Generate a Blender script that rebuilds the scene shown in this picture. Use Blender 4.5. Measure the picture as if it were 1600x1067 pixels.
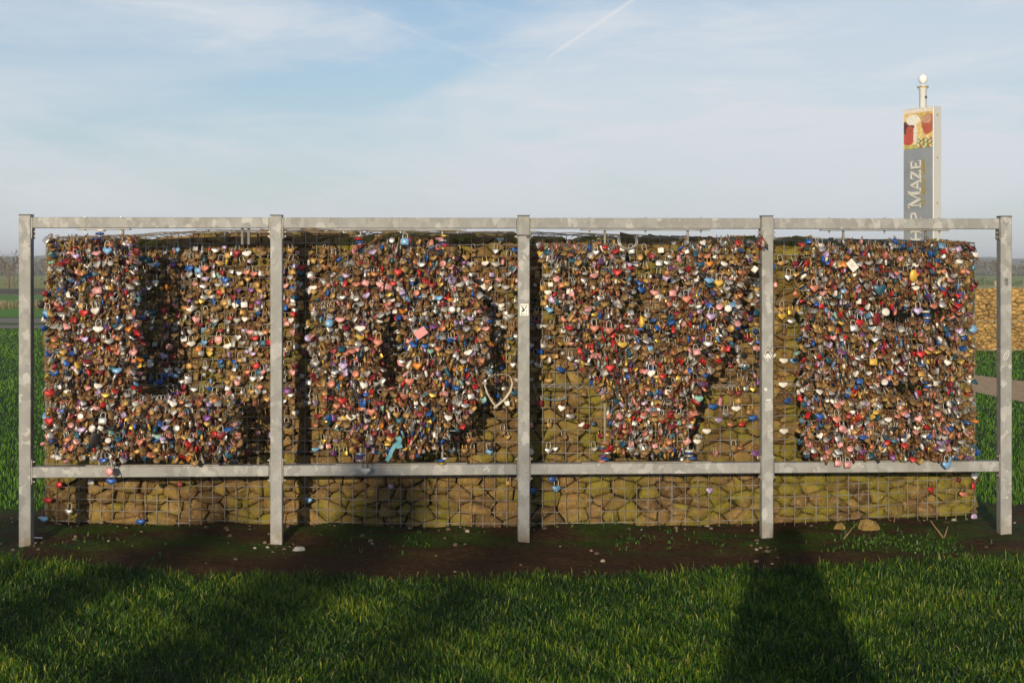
import bpy, math, random
import numpy as np
from mathutils import Vector, Matrix

# ------------------------------------------------------------------ reset
for o in list(bpy.data.objects):
    bpy.data.objects.remove(o)
S = bpy.context.scene
COL = S.collection
random.seed(7)
rng = np.random.default_rng(11)

# ------------------------------------------------------------------ camera
EYE, F, HZ = 1.74, 2222.2, 415.0          # eye height, focal length and horizon in photo pixels
cd = bpy.data.cameras.new('camera')
cam = bpy.data.objects.new('camera', cd); COL.objects.link(cam)
cam.location = (0, 0, EYE); cam.rotation_euler = (math.pi/2, 0, 0)
cd.lens = 50; cd.sensor_width = 36; cd.shift_y = -0.0741
cd.clip_start = 0.1; cd.clip_end = 6000
cd.dof.use_dof = True; cd.dof.focus_distance = 9.0; cd.dof.aperture_fstop = 7.0
S.camera = cam

# ------------------------------------------------------------------ sun and sky
AZ = 0.19                                  # sideways run of the light per metre of depth
EL = math.radians(10.6)
ld = Vector((AZ, 1.0, -math.tan(EL)*math.hypot(1, AZ))).normalized()
sl = bpy.data.lights.new('sun', 'SUN'); sun = bpy.data.objects.new('sun', sl); COL.objects.link(sun)
sl.energy = 5.0; sl.angle = math.radians(0.5); sl.color = (1.0, 0.83, 0.58)
sun.rotation_euler = ld.to_track_quat('-Z', 'Y').to_euler(); sun.location = (-8, -40, 12)

W = bpy.data.worlds.new('World'); S.world = W; W.use_nodes = True
nt = W.node_tree; N = nt.nodes; L = nt.links; N.clear()
def nd(t, **k):
    n = N.new(t)
    for a, b in k.items(): setattr(n, a, b)
    return n
out = nd('ShaderNodeOutputWorld'); bg = nd('ShaderNodeBackground')
sky = nd('ShaderNodeTexSky', sky_type='NISHITA', sun_disc=False, sun_elevation=EL)
sky.sun_rotation = math.atan2(-ld.x, -ld.y) % (2*math.pi)
sky.air_density = 1.0; sky.dust_density = 0.5; sky.ozone_density = 3.5; sky.altitude = 60
tc = nd('ShaderNodeTexCoord')
def cloud(scale, sc, lo, hi, det, rough, loc):
    m = nd('ShaderNodeMapping'); m.inputs['Scale'].default_value = sc; m.inputs['Location'].default_value = loc
    m.inputs['Rotation'].default_value = (0, 0.0, 0)
    n = nd('ShaderNodeTexNoise'); n.inputs['Scale'].default_value = scale; n.inputs['Detail'].default_value = det
    n.inputs['Roughness'].default_value = rough; n.inputs['Distortion'].default_value = 0.5
    r = nd('ShaderNodeMapRange', interpolation_type='SMOOTHSTEP')
    r.inputs['From Min'].default_value = lo; r.inputs['From Max'].default_value = hi
    L.new(tc.outputs['Generated'], m.inputs['Vector']); L.new(m.outputs[0], n.inputs['Vector']); L.new(n.outputs['Fac'], r.inputs['Value'])
    return r.outputs[0]
def mth(op, a, b=None, clamp=False):
    n = nd('ShaderNodeMath', operation=op, use_clamp=clamp)
    for i, v in enumerate((a, b)):
        if v is None: continue
        if isinstance(v, (int, float)): n.inputs[i].default_value = v
        else: L.new(v, n.inputs[i])
    return n.outputs[0]
c1 = cloud(2.6, (1, 1, 3.4), 0.34, 0.58, 7, 0.58, (0.3, 2.15, 0.05))
c2 = cloud(5.5, (1, 1, 5.5), 0.46, 0.72, 10, 0.64, (1.3, 0.2, 0.4))
sep = nd('ShaderNodeSeparateXYZ'); L.new(tc.outputs['Generated'], sep.inputs[0])
low = nd('ShaderNodeMapRange', interpolation_type='SMOOTHSTEP')      # thin veil thickens towards the horizon
low.inputs['From Min'].default_value = 0.17; low.inputs['From Max'].default_value = 0.0
L.new(sep.outputs['Z'], low.inputs['Value'])
fac = mth('ADD', mth('MULTIPLY', c1, 0.46), mth('MULTIPLY', c2, 0.32))
fac = mth('ADD', fac, mth('ADD', mth('MULTIPLY', low.outputs[0], 0.38), 0.24), clamp=True)
thin = nd('ShaderNodeMapRange'); thin.inputs['From Min'].default_value = 0.15; thin.inputs['From Max'].default_value = 0.95
thin.inputs['To Min'].default_value = 1.0; thin.inputs['To Max'].default_value = 0.32; L.new(sep.outputs['Z'], thin.inputs['Value'])
fac = mth('MULTIPLY', fac, thin.outputs[0])
# two old contrails, thin bands between pairs of sky directions
def contrail(pa, pb, w, amt):
    a = Vector(((pa[0]-800)/F, 1, -(pa[1]-HZ)/F)).normalized(); b = Vector(((pb[0]-800)/F, 1, -(pb[1]-HZ)/F)).normalized()
    n = a.cross(b).normalized(); c = (a+b).normalized(); half = math.cos(a.angle(b)/2)
    d1 = nd('ShaderNodeVectorMath', operation='DOT_PRODUCT'); d1.inputs[1].default_value = n
    L.new(tc.outputs['Generated'], d1.inputs[0])
    d2 = nd('ShaderNodeVectorMath', operation='DOT_PRODUCT'); d2.inputs[1].default_value = c
    L.new(tc.outputs['Generated'], d2.inputs[0])
    m1 = nd('ShaderNodeMapRange', interpolation_type='SMOOTHSTEP'); m1.inputs['From Min'].default_value = w; m1.inputs['From Max'].default_value = 0
    L.new(mth('ABSOLUTE', d1.outputs['Value']), m1.inputs['Value'])
    m2 = nd('ShaderNodeMapRange', interpolation_type='SMOOTHSTEP'); m2.inputs['From Min'].default_value = half; m2.inputs['From Max'].default_value = 1-(1-half)*0.7
    L.new(d2.outputs['Value'], m2.inputs['Value'])
    return mth('MULTIPLY', mth('MULTIPLY', m1.outputs[0], m2.outputs[0]), amt)
fac = mth('ADD', fac, contrail((850, 95), (1030, -28), 0.0020, 0.30), clamp=True)
fac = mth('ADD', fac, contrail((550, 10), (790, 108), 0.0030, 0.10), clamp=True)
mix = nd('ShaderNodeMix', data_type='RGBA')
L.new(fac, mix.inputs['Factor']); L.new(sky.outputs[0], mix.inputs['A']); mix.inputs['B'].default_value = (5.75, 6.10, 6.50, 1)
L.new(mix.outputs['Result'], bg.inputs['Color']); bg.inputs['Strength'].default_value = 0.125
L.new(bg.outputs[0], out.inputs['Surface'])

S.view_settings.view_transform = 'Standard'; S.view_settings.look = 'None'
S.view_settings.exposure = 0.0; S.view_settings.gamma = 1.0; S.view_settings.use_curve_mapping = False
S.render.engine = 'CYCLES'
S.cycles.max_bounces = 6; S.cycles.volume_bounces = 0

# ------------------------------------------------------------------ helpers
def P(px, py, Y):                          # a photo direction at a known depth
    return Vector(((px-800)/F*Y, Y, EYE-(py-HZ)/F*Y))
FK = 0.04394; FA = 8.76+3.004*FK           # front plane of the steel frame: Y = FA + FK*x
FU = Vector((1, FK, 0)).normalized(); FN = Vector((FK, -1, 0)).normalized()   # along it; towards the viewer
FROT = math.atan(FK)
def FP(px, py, n=0.0):                     # a photo direction met with the frame plane (moved n towards the viewer)
    a = (px-800)/F; Y = FA/(1-FK*a)
    return P(px, py, Y)+FN*n
GPX = [62, 300, 552, 820, 1068, 1305, 1517]
GPX[0] = 77
GY = [9.55, 9.45, 9.385, 9.37, 9.42, 9.56, 9.85]
GPT = [Vector(((px-800)/F*y, y, 0)) for px, y in zip(GPX, GY)]    # plan of the curved gabion wall
GS = [0.0]
for a, b in zip(GPT, GPT[1:]): GS.append(GS[-1]+(b-a).length)
GLEN = GS[-1]
def GXY(s, n=0.0):
    s = min(max(s, 0), GLEN)
    for i in range(len(GPT)-1):
        if s <= GS[i+1]+1e-9: break
    t = (s-GS[i])/(GS[i+1]-GS[i]); p = GPT[i].lerp(GPT[i+1], t)
    d = (GPT[i+1]-GPT[i]).normalized(); nn = Vector((d.y, -d.x, 0))
    return p+nn*n, d, nn
def GSP(px):                               # arc length where a photo column meets the wall
    a = (px-800)/F
    for i in range(len(GPT)-1):
        p, q = GPT[i], GPT[i+1]; d = q-p
        t = (a*p.y-p.x)/(d.x-a*d.y)
        if t <= 1.0 or i == len(GPT)-2: return GS[i]+t*(GS[i+1]-GS[i])
TOPX = [77, 200, 270, 350, 430, 600, 800, 900, 1000, 1090, 1200, 1300, 1400, 1517]
TOPY = [372, 369, 364, 361, 361, 362, 364, 367, 370, 372, 375, 375, 377, 379]
_ts = [GSP(x) for x in TOPX]
_tz = [EYE+(HZ-y)*GXY(s)[0].y/F for s, y in zip(_ts, TOPY)]
def GTOP(s): return float(np.interp(s, _ts, _tz))
def GP(px, py, n=0.0):                     # photo direction met with the gabion wall
    s = GSP(px); p, d, nn = GXY(s)
    z = EYE-(py-HZ)/F*p.y
    q = p+nn*n; return Vector((q.x, q.y, z)), d, s

def mesh(name, V, Fc, mats=(), mi=None, smooth=False, attr=None):
    me = bpy.data.meshes.new(name)
    V = np.asarray(V, dtype=np.float32); 
    if isinstance(Fc, np.ndarray) and Fc.ndim == 2:
        k = Fc.shape[1]; nf = len(Fc)
        me.vertices.add(len(V)); me.vertices.foreach_set('co', V.ravel())
        me.loops.add(nf*k); me.loops.foreach_set('vertex_index', Fc.astype(np.int32).ravel())
        me.polygons.add(nf); me.polygons.foreach_set('loop_start', np.arange(0, nf*k, k, dtype=np.int32))
        me.update(calc_edges=True)
    else:
        me.from_pydata([tuple(v) for v in V], [], [tuple(int(i) for i in f) for f in Fc])
    for m in mats: me.materials.append(m)
    if mi is not None: me.polygons.foreach_set('material_index', np.asarray(mi, dtype=np.int32))
    if smooth: me.polygons.foreach_set('use_smooth', np.ones(len(me.polygons), dtype=bool))
    if attr is not None:
        a = me.attributes.new('tint', 'FLOAT', 'POINT'); a.data.foreach_set('value', np.asarray(attr, dtype=np.float32))
    me.update(); return me
def link(name, me, parent=None, loc=None, rot=None, kind=None):
    o = bpy.data.objects.new(name, me); COL.objects.link(o)
    if parent is not None: o.parent = parent
    if loc is not None: o.location = loc
    if rot is not None: o.rotation_euler = rot
    if kind: o['kind'] = kind
    return o
def tag(o, label, cat, group=None):
    o['label'] = label; o['category'] = cat
    if group: o['group'] = group
    return o
def thing(name, label, cat, loc=(0, 0, 0), rotz=0, group=None):
    o = bpy.data.objects.new(name, None); COL.objects.link(o); o.empty_display_size = 0.1
    o.location = loc; o.rotation_euler = (0, 0, rotz)
    return tag(o, label, cat, group)

class MB:                                  # collects shapes for one mesh
    def __init__(s): s.v = []; s.f = []; s.m = []
    def add(s, V, Fc, m=0):
        b = len(s.v); s.v += [tuple(v) for v in V]; s.f += [tuple(i+b for i in f) for f in Fc]; s.m += [m]*len(Fc)
    def box(s, c, d, m=0, M=None, bev=0.0):
        x, y, z = (k/2 for k in d); c = Vector(c)
        if bev <= 0:
            V = [Vector((sx*x, sy*y, sz*z)) for sx in (-1, 1) for sy in (-1, 1) for sz in (-1, 1)]
            Fc = [(0, 1, 3, 2), (4, 6, 7, 5), (0, 4, 5, 1), (2, 3, 7, 6), (0, 2, 6, 4), (1, 5, 7, 3)]
        else:                               # chamfered along the longest axis' edges: octagonal prism with all corners cut
            V = []; Fc = []
            b = bev
            idx = {}
            for sx in (-1, 1):
                for sy in (-1, 1):
                    for sz in (-1, 1):
                        for ax in range(3):
                            p = [sx*x, sy*y, sz*z]
                            for k, sg in zip(range(3), (sx, sy, sz)):
                                if k != ax: p[k] -= sg*b
                            idx[(sx, sy, sz, ax)] = len(V); V.append(Vector(p))
            for ax in range(3):
                o1, o2 = [k for k in range(3) if k != ax]
                for sg in (-1, 1):
                    q = []
                    for a1, a2 in ((-1, -1), (1, -1), (1, 1), (-1, 1)):
                        t = [0, 0, 0]; t[ax] = sg; t[o1] = a1; t[o2] = a2; q.append(idx[(*t, ax)])
                    Fc.append(q if (sg > 0) == (ax != 1) else q[::-1])
            for ax in range(3):             # edges parallel to ax
                o1, o2 = [k for k in range(3) if k != ax]
                for a1 in (-1, 1):
                    for a2 in (-1, 1):
                        t0 = [0, 0, 0]; t0[ax] = -1; t0[o1] = a1; t0[o2] = a2; t1 = list(t0); t1[ax] = 1
                        q = [idx[(*t0, o1)], idx[(*t0, o2)], idx[(*t1, o2)], idx[(*t1, o1)]]
                        Fc.append(q)
            for sx in (-1, 1):
                for sy in (-1, 1):
                    for sz in (-1, 1): Fc.append([idx[(sx, sy, sz, k)] for k in range(3)])
        if M is not None: V = [M @ v for v in V]
        s.add([v+c for v in V], Fc, m)
    def tube(s, pts, r, k=6, m=0, closed=False, cap=True):
        pts = [Vector(p) for p in pts]; n = len(pts); rr = r if hasattr(r, '__len__') else [r]*n
        V = []; up = None
        for i, p in enumerate(pts):
            a = pts[i-1] if (i > 0 or closed) else p; b = pts[(i+1) % n] if (i < n-1 or closed) else p
            t = (b-a).normalized()
            if up is None: up = t.orthogonal().normalized()
            up = (up-t*up.dot(t)); up = up.normalized() if up.length > 1e-6 else t.orthogonal().normalized()
            w = t.cross(up)
            for j in range(k):
                an = 2*math.pi*(j+0.5)/k; V.append(p+(up*math.cos(an)+w*math.sin(an))*rr[i])
        Fc = []
        for i in range(n if closed else n-1):
            for j in range(k):
                a = i*k+j; b = i*k+(j+1) % k; c = ((i+1) % n)*k+(j+1) % k; d = ((i+1) % n)*k+j
                Fc.append((a, b, c, d))
        if cap and not closed: Fc += [tuple(range(k))[::-1], tuple(range((n-1)*k, n*k))]
        s.add(V, Fc, m)
    def lathe(s, prof, c=(0, 0, 0), k=16, m=0):
        V = []; c = Vector(c)
        for r, z in prof:
            for j in range(k): V.append(c+Vector((r*math.cos(2*math.pi*j/k), r*math.sin(2*math.pi*j/k), z)))
        Fc = [(i*k+j, i*k+(j+1) % k, (i+1)*k+(j+1) % k, (i+1)*k+j) for i in range(len(prof)-1) for j in range(k)]
        Fc += [tuple(range(k))[::-1], tuple(range((len(prof)-1)*k, len(prof)*k))]
        s.add(V, Fc, m)
    def prism(s, poly, y0, y1, m=0, ax='xz'):
        n = len(poly)
        if ax == 'xz': V = [Vector((x, y0, z)) for x, z in poly]+[Vector((x, y1, z)) for x, z in poly]
        else: V = [Vector((x, z, y0)) for x, z in poly]+[Vector((x, z, y1)) for x, z in poly]
        s.add(V, [tuple(range(n)), tuple(range(2*n-1, n-1, -1))]+[(i, n+i, n+(i+1) % n, (i+1) % n) for i in range(n)], m)
    def mesh(s, name, mats, smooth=False): return mesh(name, s.v, s.f, mats, s.m, smooth)
    def link(s, name, mats, parent=None, loc=None, rot=None, smooth=False, kind=None):
        if not isinstance(mats, (list, tuple)): mats = [mats]
        return link(name, s.mesh(name, mats, smooth), parent, loc, rot, kind)

# ------------------------------------------------------------------ materials
def mat(name, base, rough=0.6, metal=0.0, spec=0.5):
    m = bpy.data.materials.new(name); m.use_nodes = True
    b = m.node_tree.nodes['Principled BSDF']
    b.inputs['Base Color'].default_value = (*base, 1); b.inputs['Roughness'].default_value = rough
    b.inputs['Metallic'].default_value = metal; b.inputs['Specular IOR Level'].default_value = spec
    return m
class MN:                                  # small node builder on a material
    def __init__(s, m): s.t = m.node_tree; s.b = s.t.nodes['Principled BSDF']; s.tc = s.t.nodes.new('ShaderNodeTexCoord'); s.geo = s.t.nodes.new('ShaderNodeNewGeometry')
    def n(s, t, **k):
        x = s.t.nodes.new(t)
        for a, b in k.items(): setattr(x, a, b)
        return x
    def l(s, a, b): s.t.links.new(a, b)
    def noise(s, scale, det=4, rough=0.55, src=None, dist=0.0):
        x = s.n('ShaderNodeTexNoise'); x.inputs['Scale'].default_value = scale; x.inputs['Detail'].default_value = det
        x.inputs['Roughness'].default_value = rough; x.inputs['Distortion'].default_value = dist
        s.l(src or s.geo.outputs['Position'], x.inputs['Vector']); return x.outputs['Fac']
    def ramp(s, fac, stops, interp='LINEAR'):
        r = s.n('ShaderNodeValToRGB'); r.color_ramp.interpolation = interp
        while len(r.color_ramp.elements) < len(stops): r.color_ramp.elements.new(0.5)
        for e, (p, c) in zip(r.color_ramp.elements, stops): e.position = p; e.color = (*c, 1) if len(c) == 3 else c
        s.l(fac, r.inputs['Fac']); return r.outputs['Color']
    def rng(s, v, a, b, c=0.0, d=1.0):
        r = s.n('ShaderNodeMapRange'); r.inputs['From Min'].default_value = a; r.inputs['From Max'].default_value = b
        r.inputs['To Min'].default_value = c; r.inputs['To Max'].default_value = d; s.l(v, r.inputs['Value']); return r.outputs[0]
    def mix(s, f, a, b, mode='MIX'):
        x = s.n('ShaderNodeMix', data_type='RGBA', blend_type=mode)
        for v, k in ((f, 'Factor'), (a, 'A'), (b, 'B')):
            if isinstance(v, (int, float)): x.inputs[k].default_value = v
            elif isinstance(v, tuple): x.inputs[k].default_value = (*v, 1)
            else: s.l(v, x.inputs[k])
        return x.outputs['Result']
    def math(s, op, a, b=0.0):
        x = s.n('ShaderNodeMath', operation=op)
        for i, v in enumerate((a, b)):
            if isinstance(v, (int, float)): x.inputs[i].default_value = v
            else: s.l(v, x.inputs[i])
        return x.outputs[0]
    def attr(s, name):
        x = s.n('ShaderNodeAttribute'); x.attribute_name = name; return x
    def bump(s, h, strength=0.4, dist=0.01):
        x = s.n('ShaderNodeBump'); x.inputs['Strength'].default_value = strength; x.inputs['Distance'].default_value = dist
        s.l(h, x.inputs['Height']); s.l(x.outputs[0], s.b.inputs['Normal'])
    def col(s, c): s.l(c, s.b.inputs['Base Color'])
    def rough(s, c): s.l(c, s.b.inputs['Roughness'])

M_galv = mat('galvanised_steel', (0.45, 0.44, 0.42), 0.6, 0.0, 0.25)
g = MN(M_galv)
v = g.n('ShaderNodeTexVoronoi'); v.inputs['Scale'].default_value = 26; v.inputs['Randomness'].default_value = 1.0
mpg = g.n('ShaderNodeMapping'); mpg.inputs['Scale'].default_value = (1, 1, 0.7); g.l(g.geo.outputs['Position'], mpg.inputs['Vector'])
wob = g.n('ShaderNodeVectorMath', operation='ADD'); nz = g.n('ShaderNodeTexNoise'); nz.inputs['Scale'].default_value = 30; g.l(g.geo.outputs['Position'], nz.inputs['Vector'])
sc_ = g.n('ShaderNodeVectorMath', operation='SCALE'); sc_.inputs['Scale'].default_value = 0.05; g.l(nz.outputs['Color'], sc_.inputs[0])
g.l(mpg.outputs[0], wob.inputs[0]); g.l(sc_.outputs[0], wob.inputs[1]); g.l(wob.outputs[0], v.inputs['Vector'])
sp = g.n('ShaderNodeSeparateColor'); g.l(v.outputs['Color'], sp.inputs[0])
spang = g.ramp(sp.outputs[0], [(0.0, (0.225, 0.232, 0.238)), (0.55, (0.268, 0.276, 0.282)), (0.85, (0.31, 0.318, 0.324)), (0.97, (0.40, 0.408, 0.412))])
stain = g.rng(g.noise(5, 6, 0.6), 0.35, 0.7)
c = g.mix(g.math('MULTIPLY', stain, 0.35), spang, (0.215, 0.205, 0.188))
drip = g.rng(g.noise(21, 2, 0.5), 0.74, 0.77)
c = g.mix(g.math('MULTIPLY', drip, 0.6), c, (0.55, 0.545, 0.52))
sz = g.n('ShaderNodeSeparateXYZ'); g.l(g.geo.outputs['Position'], sz.inputs[0])
mud = g.math('MULTIPLY', g.rng(sz.outputs['Z'], 0.16, 0.0), g.rng(g.noise(22, 4), 0.3, 0.7))
c = g.mix(mud, c, (0.20, 0.15, 0.09))
stk = g.n('ShaderNodeMapping'); stk.inputs['Scale'].default_value = (30, 30, 2.2); g.l(g.geo.outputs['Position'], stk.inputs['Vector'])
c = g.mix(g.math('MULTIPLY', g.rng(g.noise(1.0, 3, 0.5, stk.outputs[0]), 0.62, 0.75), 0.45), c, (0.22, 0.16, 0.10)); g.col(c)
g.rough(g.rng(sp.outputs[1], 0, 1, 0.5, 0.7)); g.bump(g.noise(60, 4), 0.08, 0.004)

M_capdark = mat('post_cap', (0.06, 0.065, 0.07), 0.5)
M_plate = mat('plate_steel', (0.36, 0.35, 0.33), 0.5, 0.3); g = MN(M_plate); g.col(g.ramp(g.noise(14, 5), [(0.3, (0.15, 0.135, 0.115)), (0.6, (0.26, 0.25, 0.235))]))
M_bolt = mat('bolt_zinc', (0.30, 0.29, 0.28), 0.4, 0.5)
M_wire = mat('gabion_wire', (0.20, 0.185, 0.165), 0.55, 0.3); g = MN(M_wire)
g.col(g.ramp(g.noise(9, 5), [(0.35, (0.17, 0.13, 0.095)), (0.6, (0.33, 0.315, 0.29))]))

def stone_mat(name, dark=1.0, scale=1.0, moss_amt=1.0, obj=False):
    m = mat(name, (0.3, 0.22, 0.1), 0.85, 0, 0.3); g = MN(m)
    t = g.attr('tint').outputs['Fac']
    k = dark
    base = g.ramp(t, [(0.0, (0.105*k, 0.060*k, 0.022*k)), (0.3, (0.21*k, 0.125*k, 0.042*k)), (0.55, (0.30*k, 0.185*k, 0.058*k)), (0.8, (0.39*k, 0.240*k, 0.075*k)), (1.0, (0.50*k, 0.32*k, 0.12*k))])
    n1 = g.noise(11*scale, 6, 0.65); n2 = g.noise(70*scale, 5, 0.7); n3 = g.noise(4.2*scale, 4, 0.6)
    base = g.mix(g.math('MULTIPLY', g.rng(n1, 0.38, 0.68), 0.8), base, (0.16*k, 0.095*k, 0.034*k))
    base = g.mix(g.math('MULTIPLY', g.rng(g.noise(23*scale, 5, 0.7), 0.52, 0.66), 0.55), base, (0.46*k, 0.33*k, 0.17*k))
    base = g.mix(g.math('MULTIPLY', g.rng(n2, 0.48, 0.66), 0.6), base, (0.10*k, 0.068*k, 0.03*k))
    sz = g.n('ShaderNodeSeparateXYZ'); g.l(g.geo.outputs['Position'], sz.inputs[0])
    mo = g.math('ADD', n3, g.math('MULTIPLY', g.math('SUBTRACT', t, 0.5), 0.22))
    mo = g.math('ADD', mo, g.rng(sz.outputs['X'], -1.0, 3.2, -0.02, 0.11))
    mo = g.math('MULTIPLY', g.rng(mo, 0.46, 0.62), 0.8*moss_amt)
    moss = g.ramp(n2, [(0.3, (0.085, 0.080, 0.007)), (0.6, (0.215, 0.195, 0.014)), (0.8, (0.31, 0.28, 0.03))])
    base = g.mix(mo, base, moss)
    lich = g.math('MULTIPLY', g.rng(g.noise(42*scale, 2, 0.4), 0.71, 0.75), 0.7)
    base = g.mix(lich, base, (0.42, 0.38, 0.27)); g.col(base)
    g.bump(g.math('ADD', n1, g.math('MULTIPLY', n2, 0.35)), 0.95, 0.03)
    return m
M_stone = stone_mat('mossy_sandstone', 0.92)
M_stone_far = stone_mat('dry_sandstone', 1.45, 1.0, 0.15)
M_core = mat('rubble_backing', (0.022, 0.017, 0.010), 0.95, 0, 0.1)  # near-black, so the gaps between stones read as deep shade

# ------------------------------------------------------------------ ground, mud, paths, fields
M_ground = mat('lawn_soil', (0.03, 0.05, 0.012), 0.95, 0, 0.1); g = MN(M_ground)
g.col(g.ramp(g.noise(1.2, 8, 0.7), [(0.3, (0.012, 0.026, 0.004)), (0.55, (0.026, 0.055, 0.007)), (0.75, (0.045, 0.09, 0.012))])); g.bump(g.noise(40, 4), 0.6, 0.02)  # soil kept extra dark to paint deeper shadow between the blades
def sheet(name, pts, z, m):
    me = mesh(name, [(x, y, z) for x, y in pts], [tuple(range(len(pts)))], [m])
    o = link(name, me, kind='structure'); return o
sheet('ground', [(-1600, -300), (1600, -300), (1600, 2600), (-1600, 2600)], 0.0, M_ground)

# mud strip: front edge read off the photo, ragged
EX = [-60, 0, 100, 300, 500, 700, 900, 1100, 1250, 1400, 1600, 1680]
EY = [868, 873, 888, 901, 906, 909, 906, 898, 890, 881, 877, 876]
ex = np.array([(px-800)/F*(EYE*F/(y-HZ)) for px, y in zip(EX, EY)]); ey = np.array([EYE*F/(y-HZ) for y in EY])
def front_edge(x):
    x = np.asarray(x, dtype=float)
    return np.interp(x, ex, ey)+0.05*np.sin(x*5.1+1)+0.035*np.sin(x*11.7)+0.02*np.sin(x*27.3+2)
def back_edge(x):
    x = np.asarray(x, dtype=float)
    return 10.30+0.12*np.sin(x*2.3)+0.06*np.sin(x*7.9+1)+0.03*np.sin(x*19.0)
M_mud = mat('wet_mud', (0.04, 0.026, 0.016), 0.8, 0, 0.08); g = MN(M_mud)
n1 = g.noise(3.0, 7, 0.65); n2 = g.noise(28, 6, 0.7)
mc = g.ramp(n2, [(0.28, (0.024, 0.012, 0.005)), (0.52, (0.056, 0.029, 0.013)), (0.78, (0.095, 0.053, 0.026))])
mpn = g.n('ShaderNodeMapping'); mpn.inputs['Scale'].default_value = (0.9, 2.2, 1); g.l(g.geo.outputs['Position'], mpn.inputs['Vector'])
mm = g.rng(g.noise(1.6, 6, 0.6, mpn.outputs[0]), 0.44, 0.56)
sy = g.n('ShaderNodeSeparateXYZ'); g.l(g.geo.outputs['Position'], sy.inputs[0])
mm = g.math('MULTIPLY', mm, g.rng(sy.outputs['Y'], 8.35, 8.75))
mc = g.mix(g.math('MULTIPLY', mm, 0.85), mc, g.ramp(n2, [(0.3, (0.014, 0.030, 0.003)), (0.7, (0.050, 0.092, 0.008))]))
g.col(mc); g.bump(g.math('ADD', n1, g.math('MULTIPLY', n2, 0.4)), 0.9, 0.06); g.rough(g.rng(n1, 0.3, 0.7, 0.75, 0.95))
# gently uneven grid, never flat
xs = np.linspace(-6.5, 7.0, 320); vs = np.linspace(0, 1, 36)
fx = front_edge(xs); bx = back_edge(xs)
Vm = []; 
def mud_z(x, y, f, b):
    e = min((y-f), (b-y)); e = max(0.0, min(1.0, e/0.25))
    z = 0.004+e*(0.008+0.010*math.sin(x*3.1+y*4.0)+0.008*math.sin(x*7.7-y*9.0)+0.006*math.sin(x*17+y*13))
    z += e*0.020*math.exp(-((y-9.3+0.02*x)/0.35)**2)
    z -= e*0.012*math.exp(-((y-8.35)/0.18)**2)
    return max(z, 0.004)
for v_ in vs:
    for i, x in enumerate(xs):
        y = fx[i]+(bx[i]-fx[i])*v_; Vm.append((x, y, mud_z(x, y, fx[i], bx[i])))
nx = len(xs)
Fm = np.array([(j*nx+i, j*nx+i+1, (j+1)*nx+i+1, (j+1)*nx+i) for j in range(len(vs)-1) for i in range(nx-1)])
link('mud_strip', mesh('mud_strip', Vm, Fm, [M_mud], smooth=True), kind='structure')
def ground_z(x, y):
    f = float(front_edge(x)); b = float(back_edge(x))
    return mud_z(x, y, f, b) if f < y < b and -6.5 < x < 7 else 0.0

M_gravel = mat('gravel', (0.2, 0.15, 0.1), 0.9, 0, 0.2); g = MN(M_gravel)
g.col(g.ramp(g.noise(9, 8, 0.8), [(0.3, (0.24, 0.155, 0.085)), (0.55, (0.48, 0.33, 0.19)), (0.75, (0.66, 0.49, 0.32))])); g.bump(g.noise(25, 5), 0.8, 0.03)
M_asph = mat('worn_track', (0.12, 0.11, 0.1), 0.9, 0, 0.2); g = MN(M_asph)
g.col(g.ramp(g.noise(2.5, 8, 0.8), [(0.3, (0.12, 0.10, 0.08)), (0.6, (0.22, 0.19, 0.155)), (0.8, (0.30, 0.265, 0.22))]))
def road(name, left, right, z, m):
    n = len(left); V = [(x, y, z) for x, y in left]+[(x, y, z) for x, y in right]
    return link(name, mesh(name, V, [(i, i+1, n+i+1, n+i) for i in range(n-1)], [m]), kind='structure')
def gp(px, py): Y = EYE*F/(py-HZ); return ((px-800)/F*Y, Y)
road('gravel_path', [gp(1290, 560), gp(1400, 572), gp(1500, 583), gp(1560, 591), gp(1640, 601), gp(1800, 618), gp(2000, 640)],
     [gp(1290, 578), gp(1400, 592), gp(1500, 608), gp(1560, 621), gp(1640, 636), gp(1800, 662), gp(2000, 700)], 0.004, M_gravel)
road('track', [(-60, 47.6), (-20, 47.2), (-10, 47.0), (5, 47), (14, 47)], [(-60, 39.0), (-20, 39.2), (-10, 39.4), (5, 39.4), (14, 39.6)], 0.004, M_asph)
def field(name, x0, x1, y0, y1, c0, c1, z=0.004, sc=0.2):
    m = mat(name+'_cover', c0, 0.95, 0, 0.1); g = MN(m)
    mp = g.n('ShaderNodeMapping'); mp.inputs['Scale'].default_value = (1, 0.35, 1); g.l(g.geo.outputs['Position'], mp.inputs['Vector'])
    g.col(g.ramp(g.noise(sc, 8, 0.7, mp.outputs[0]), [(0.3, c0), (0.7, c1)]))
    return sheet(name, [(x0, y0), (x1, y0), (x1, y1), (x0, y1)], z, m)
field('verge', -60, 14, 41.5, 43.0, (0.05, 0.10, 0.015), (0.08, 0.12, 0.03), 0.009, 0.8)
field('meadow', -80, 40, 47.7, 62, (0.075, 0.19, 0.016), (0.11, 0.24, 0.028), 0.004, 0.5)
field('near_field', -200, 200, 62, 84, (0.08, 0.19, 0.02), (0.12, 0.23, 0.04))
field('far_field', -400, 90, 96, 240, (0.20, 0.225, 0.04), (0.29, 0.29, 0.07))
field('green_field', 90, 500, 96, 190, (0.08, 0.17, 0.03), (0.13, 0.23, 0.05))
field('hill_field', -800, 900, 262, 560, (0.16, 0.165, 0.06), (0.12, 0.13, 0.05), 0.004, 0.05)

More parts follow.
